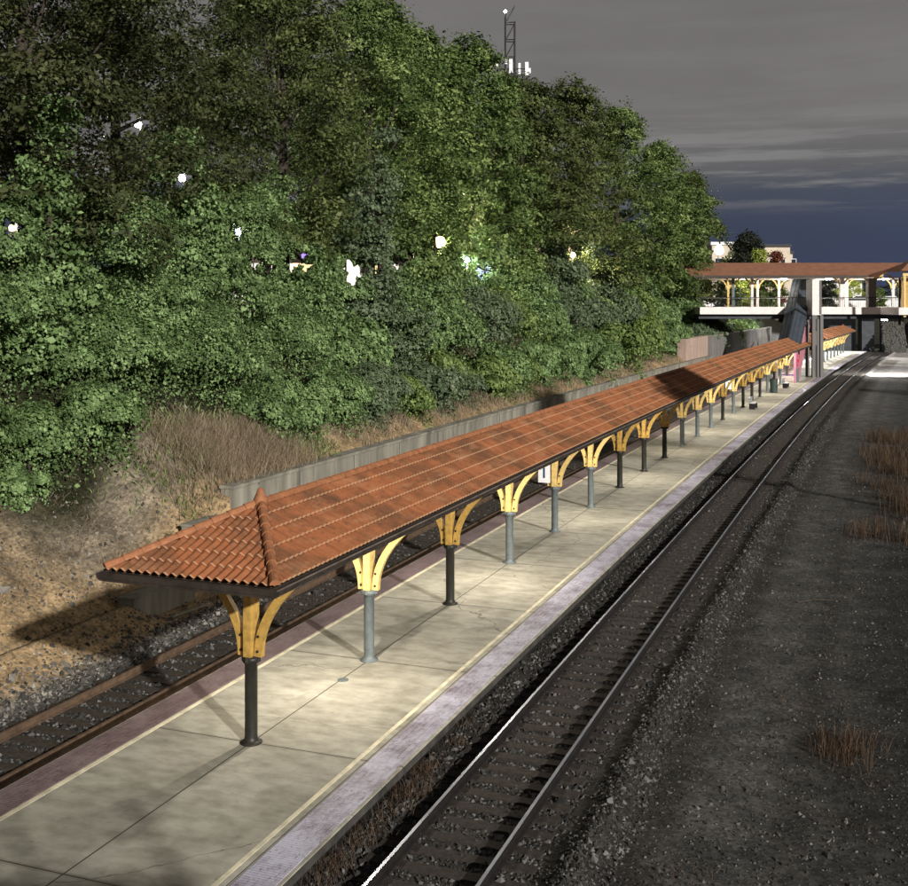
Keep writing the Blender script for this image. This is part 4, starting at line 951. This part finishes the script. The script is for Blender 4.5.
# trees beyond
tree((PX(748,170),170,7),PZ(232,170)-7,3.1,301,M['conifer'],'dark evergreen rising above the footbridge roof',nleaf=26000,size=.3,name='evergreen_tree',nl=22,base=.3)
tree((PX(760,160),160,6),PZ(247,160)-6,1.9,302,M['leafyel'],'yellow-green young tree left of the red tree above the footbridge',nleaf=9000,size=.28,name='young_tree',nl=14,base=.15,twigs=14,spread=.3)
tree((PX(776,160),160,6),PZ(249,160)-6,1.5,303,M['leafred'],'dark red young tree above the footbridge roof',nleaf=7000,size=.26,name='young_tree',nl=12,base=.2,twigs=14,spread=.3)
for i,(px,D,h,r,mm,lb) in enumerate([(741,142,5.6,1.6,'leafyel','yellow-green tree seen under the roof at the left end of the footbridge'),(752,150,5.5,2.2,'leafdark','dark tree under the left part of the footbridge roof'),(770,150,5.5,2.6,'leafdark','dark tree left of the stair roof under the footbridge canopy'),(826,150,5,1.5,'conifer','dark tree just right of the lift tower under the roof'),(853,215,5.2,3.6,'leafyel','brightly lit green bush beyond the footbridge'),(843,214,4.4,2.2,'leafyel','smaller lit green bush left of the big one'),(878,190,3.6,1.3,'leafmid','small green tree right of the thick bridge post'),(727,135,4,1.8,'sage','grey-green shrub at the left end of the footbridge')]):
    tree((PX(px,D),D,6.6),h,r,320+i,M[mm],lb,nleaf=9000,size=.22,name='small_tree',nl=12,base=.08,twigs=14,spread=.3,trunk_r=.1)
lamp_light('garden_light',(PX(850,206),206,12.0),5200,(1,1,.85),.3)
lamp_light('garden_light',(PX(748,139),139,11.0),700,(1,1,.85),.3)
# far wooded skyline
n=7000
fx=RNG.uniform(-500,500,n);fy=RNG.uniform(330,420,n);fz=7+RNG.random(n)*(4+2.5*np.sin(fx*.05)+2*np.sin(fx*.13+2))
V,F,A=leaves(np.stack([fx,fy,fz],-1),np.tile([0,-.6,.6],(n,1)),3.2,RNG)
tag(link('distant_woods',npmesh('distant_woods',V,F,A),M['conifer']),kind='stuff')
# road on top of the bank
MB().sweep([(-34,7.25),(-24,7.25)],-10,150,3,closed=False)
# mast
def mast():
    D=300.;x=PX(510,D);th=empty('radio_mast',(x,D,7),0,'tall lattice radio mast with white antenna panels behind the trees','mast')
    zt=PZ(13,D)-7;w=1.25;b=MB()
    for sx in (-1,1):
        for sy in (-1,1): b.tube([(sx*w,sy*w,0),(sx*w,sy*w,zt-(0 if sx<0 else 2.5))],.2,5)
    z=2.
    while z<zt-2:
        for sx in (-1,1): b.tube([(sx*w,-w,z),(sx*w,w,z)],.1,4)
        for sy in (-1,1):
            b.tube([(-w,sy*w,z),(w,sy*w,z)],.14,4);b.tube([(-w,sy*w,z),(w,sy*w,z+4.6)],.06,4)
        z+=4.6
    b.build('lattice',M['black'],th)
    MB().lathe([(.1,-.5),(.45,0),(.1,.5)],10).build('beacon',M['lamp'],th,loc=(-w,0,zt+.3))
    for px,z0,z1 in ((505.8,66,60),(510.5,75,61),(519,76,71),(519,70,65),(526.3,77,64),(529,75,70),(496.5,68,64)):
        xx=PX(px,D)-x;MB().box(xx-(.45 if px in(510.5,526.3) else .3),xx+(.45 if px in(510.5,526.3) else .3),-2.4,-2.0,PZ(z0,D)-7,PZ(z1,D)-7).build('antenna_panel',M['white'],th)
    MB().box(PX(496,D)-x,PX(529,D)-x,-1.9,-1.7,PZ(71,D)-7,PZ(70,D)-7).build('mounting_arm',M['black'],th)
mast()
# ------------------------------------------------------------------ the footbridge the photograph was taken from, and an unseen tree added for its shadow
def near_bridge():
    th=empty('viewing_footbridge',(0,-1,6.4),0,'footbridge deck with railing from which the platform is seen','bridge')
    MB().box(-30,5.2,-2.5,1.35,-.55,0).build('deck',M['whiteconc'],th)
    for z in (.35,.65,.98): MB().box(-30,5.2,1.25,1.29,z,z+.045).build('handrail',M['black'],th)
    for x in np.arange(-29,5.2,2.0): MB().box(x-.04,x+.04,1.2,1.245,0,1.0).build('rail_post',M['black'],th)
near_bridge()
tree((29.6,28,-.5),20.5,5.2,777,M['leafdark'],'unseen tall tree added right of the lot to shade the canopy roof',nleaf=16000,size=.34,name='oak_tree',trunk_r=.35,base=.68,nl=24)  # added out of view, crown placed so its shadow falls on the canopy roof
# ------------------------------------------------------------------ camera
cam=bpy.data.cameras.new('Camera');co=bpy.data.objects.new('Camera',cam);COL.objects.link(co);sc.camera=co
co.location=(0,0,HC);co.rotation_euler=(pi/2,0,0);cam.sensor_width=36;cam.lens=FOC/908*36;cam.shift_y=-(443-HY)/908;cam.clip_end=6000;cam.clip_start=.1
# ------------------------------------------------------------------ light
az=math.radians(150);el=math.radians(20)       # light comes from behind the camera, to its right
L=np.array([math.sin(az)*math.cos(el),math.cos(az)*math.cos(el),math.sin(el)])
from mathutils import Vector
sun=bpy.data.lights.new('sun','SUN');sun.energy=4.7;sun.angle=math.radians(1.2);sun.color=(1,.95,.87)
so=bpy.data.objects.new('sun',sun);COL.objects.link(so);so.rotation_euler=Vector(-L).to_track_quat('-Z','Y').to_euler()
w=bpy.data.worlds.new('World');sc.world=w;w.use_nodes=True;nt=w.node_tree;nt.nodes.clear()
class WN(N):
    def __init__(s,nt): s.nt=nt;s.n=nt.nodes
g=WN(nt);tc=g.new('ShaderNodeTexCoord').outputs['Generated'];X,Y,Z=g.sep(tc)
base=g.ramp(Z,[(0,(.034,.046,.085)),(.06,(.036,.048,.088)),(.095,(.052,.062,.09)),(.118,(.105,.104,.112)),(.15,(.145,.138,.137)),(.25,(.155,.147,.143)),(.5,(.12,.115,.11)),(1,(.08,.078,.08))])
v=g.scale(tc,(2.6,2.6,42));n1=g.noise(1.5,v,7,.62)
band=g.ramp(Z,[(.075,(0,0,0)),(.10,(.8,.8,.8)),(.135,(.8,.8,.8)),(.17,(.15,.15,.15)),(.4,(.0,.0,.0))])
cl=g.mix(1,g.ramp(n1,[(.47,(0,0,0)),(.58,(.9,.9,.9))]),band,'MULTIPLY')
c=g.mix(cl,base,(.21,.205,.205))
n2=g.noise(1.2,g.scale(tc,(3,3,9)),5,.6);c=g.mix(1,c,g.ramp(n2,[(.3,(.88,.88,.88)),(.7,(1.1,1.1,1.1))]),'MULTIPLY')
sk=g.new('ShaderNodeTexSky',sky_type='NISHITA',sun_disc=False);sk.sun_elevation=math.radians(2);sk.sun_rotation=az
bg=g.new('ShaderNodeBackground');bg.inputs[1].default_value=1.0;g.l(c,bg.inputs[0])
bg2=g.new('ShaderNodeBackground');bg2.inputs[1].default_value=.003;g.l(sk.outputs[0],bg2.inputs[0])
ad=g.new('ShaderNodeAddShader');g.l(bg.outputs[0],ad.inputs[0]);g.l(bg2.outputs[0],ad.inputs[1])
wo=g.new('ShaderNodeOutputWorld');g.l(ad.outputs[0],wo.inputs[0])
vs=sc.view_settings;vs.view_transform='Standard';vs.look='None';vs.gamma=1;vs.exposure=0.18;vs.use_curve_mapping=False
sc.render.engine='CYCLES'
